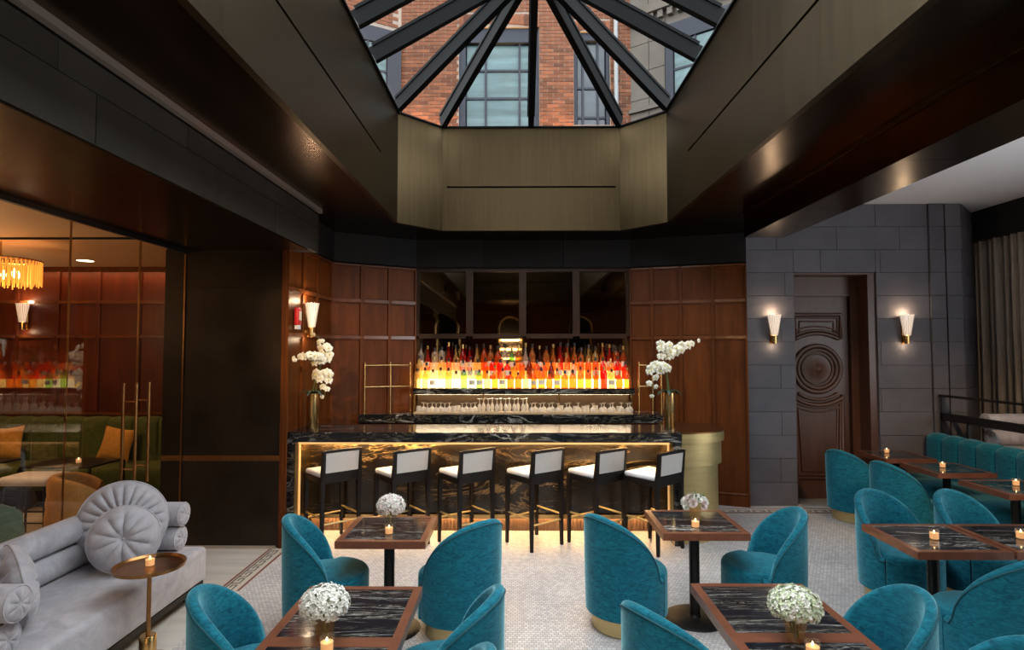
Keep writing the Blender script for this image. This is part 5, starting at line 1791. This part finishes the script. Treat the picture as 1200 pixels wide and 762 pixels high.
for x in (1.25, 1.64):
    MB().box(x - 0.02, x + 0.02, -0.05, -0.012, 5, 8.1).build('mullion', M['navy_frame'], w6)
for z in (5.9, 6.45, 7.0, 7.55):
    MB().box(0.87, 2.02, -0.045, -0.012, z - 0.02, z + 0.02).build('glazing_bar', M['navy_frame'], w6)
# pale stone wing on the door side
bs = struct(MB().box(0, 5.2, 0, 0.3, 3, 10.5).build('wall_stone_wing', M['beige_stone']))
bs.location = (2.22, 11.56, 0)
bs.rotation_euler.z = math.atan2(-2.6, 3.6)
for k, (x0, x1) in enumerate(((0.02, 0.45), (0.45, 0.78))):
    for r_ in range(7):
        z = 5.9 + r_ * 0.55
        MB().box(x0 + 0.006, x1 - 0.006, -0.03, 0.0, z + 0.006, z + 0.544).build('stone_block', M['beige_stone'], bs)
MB().box(0.0, 5.2, -0.16, 0, 8.62, 8.78).build('cornice', M['beige_stone'], bs)
for k in range(26):
    MB().box(0.1 + k * 0.19, 0.2 + k * 0.19, -0.12, 0, 8.48, 8.61).build('dentil', M['beige_stone'], bs)
MB().box(0.05, 0.78, -0.10, -0.03, 6.75, 6.83).build('ledge', M['beige_stone'], bs)
w7 = struct(MB().box(0.80, 0.95, -0.07, 0.02, 5, 8.3).box(2.65, 2.80, -0.07, 0.02, 5, 8.3).box(0.95, 2.65, -0.07, 0.02, 7.95, 8.3).build('window_7', M['navy_frame']))
w7.location, w7.rotation_euler = bs.location, bs.rotation_euler
for p, q in ((0.95, 1.37), (1.37, 1.8), (1.8, 2.23), (2.23, 2.65)):
    for r1, r2 in ((5.0, 5.9), (5.9, 6.4), (6.4, 6.9), (6.9, 7.4), (7.4, 7.95)):
        MB().box(p + 0.02, q - 0.02, -0.03, -0.012, r1 + 0.02, r2 - 0.02).build('pane', M['far_pane'], w7)
for x in (1.37, 1.8, 2.23):
    MB().box(x - 0.02, x + 0.02, -0.05, -0.012, 5, 7.95).build('mullion', M['navy_frame'], w7)
for z in (5.9, 6.4, 6.9, 7.4):
    MB().box(0.95, 2.65, -0.045, -0.012, z - 0.02, z + 0.02).build('glazing_bar', M['navy_frame'], w7)
# warm uplights washing the brick
for k, x in enumerate((-1.75, 0.80)):
    t = thing('uplight', ('uplight on the court roof below the brick by the oblique wing', 'uplight on the court roof below the brick between the windows')[k], 'light', (x, YB - 0.16, 5.4), 0, 'court uplights')
    MB().lathe([(0.001, 0.0), (0.05, 0.0), (0.05, 0.1), (0.045, 0.1)], 14).build('housing', M['black'], t, smooth=40)
    spot_at('uplight_beam', (x, YB - 0.16, 5.53), (x, YB + 0.05, 7.6), 900, (1.0, 0.55, 0.2), 70, 0.8, 0.03)
struct(MB().box(-6, 7, 9.0, 11.5, 5.2, 5.4).build('roof', M['dark_paint']))
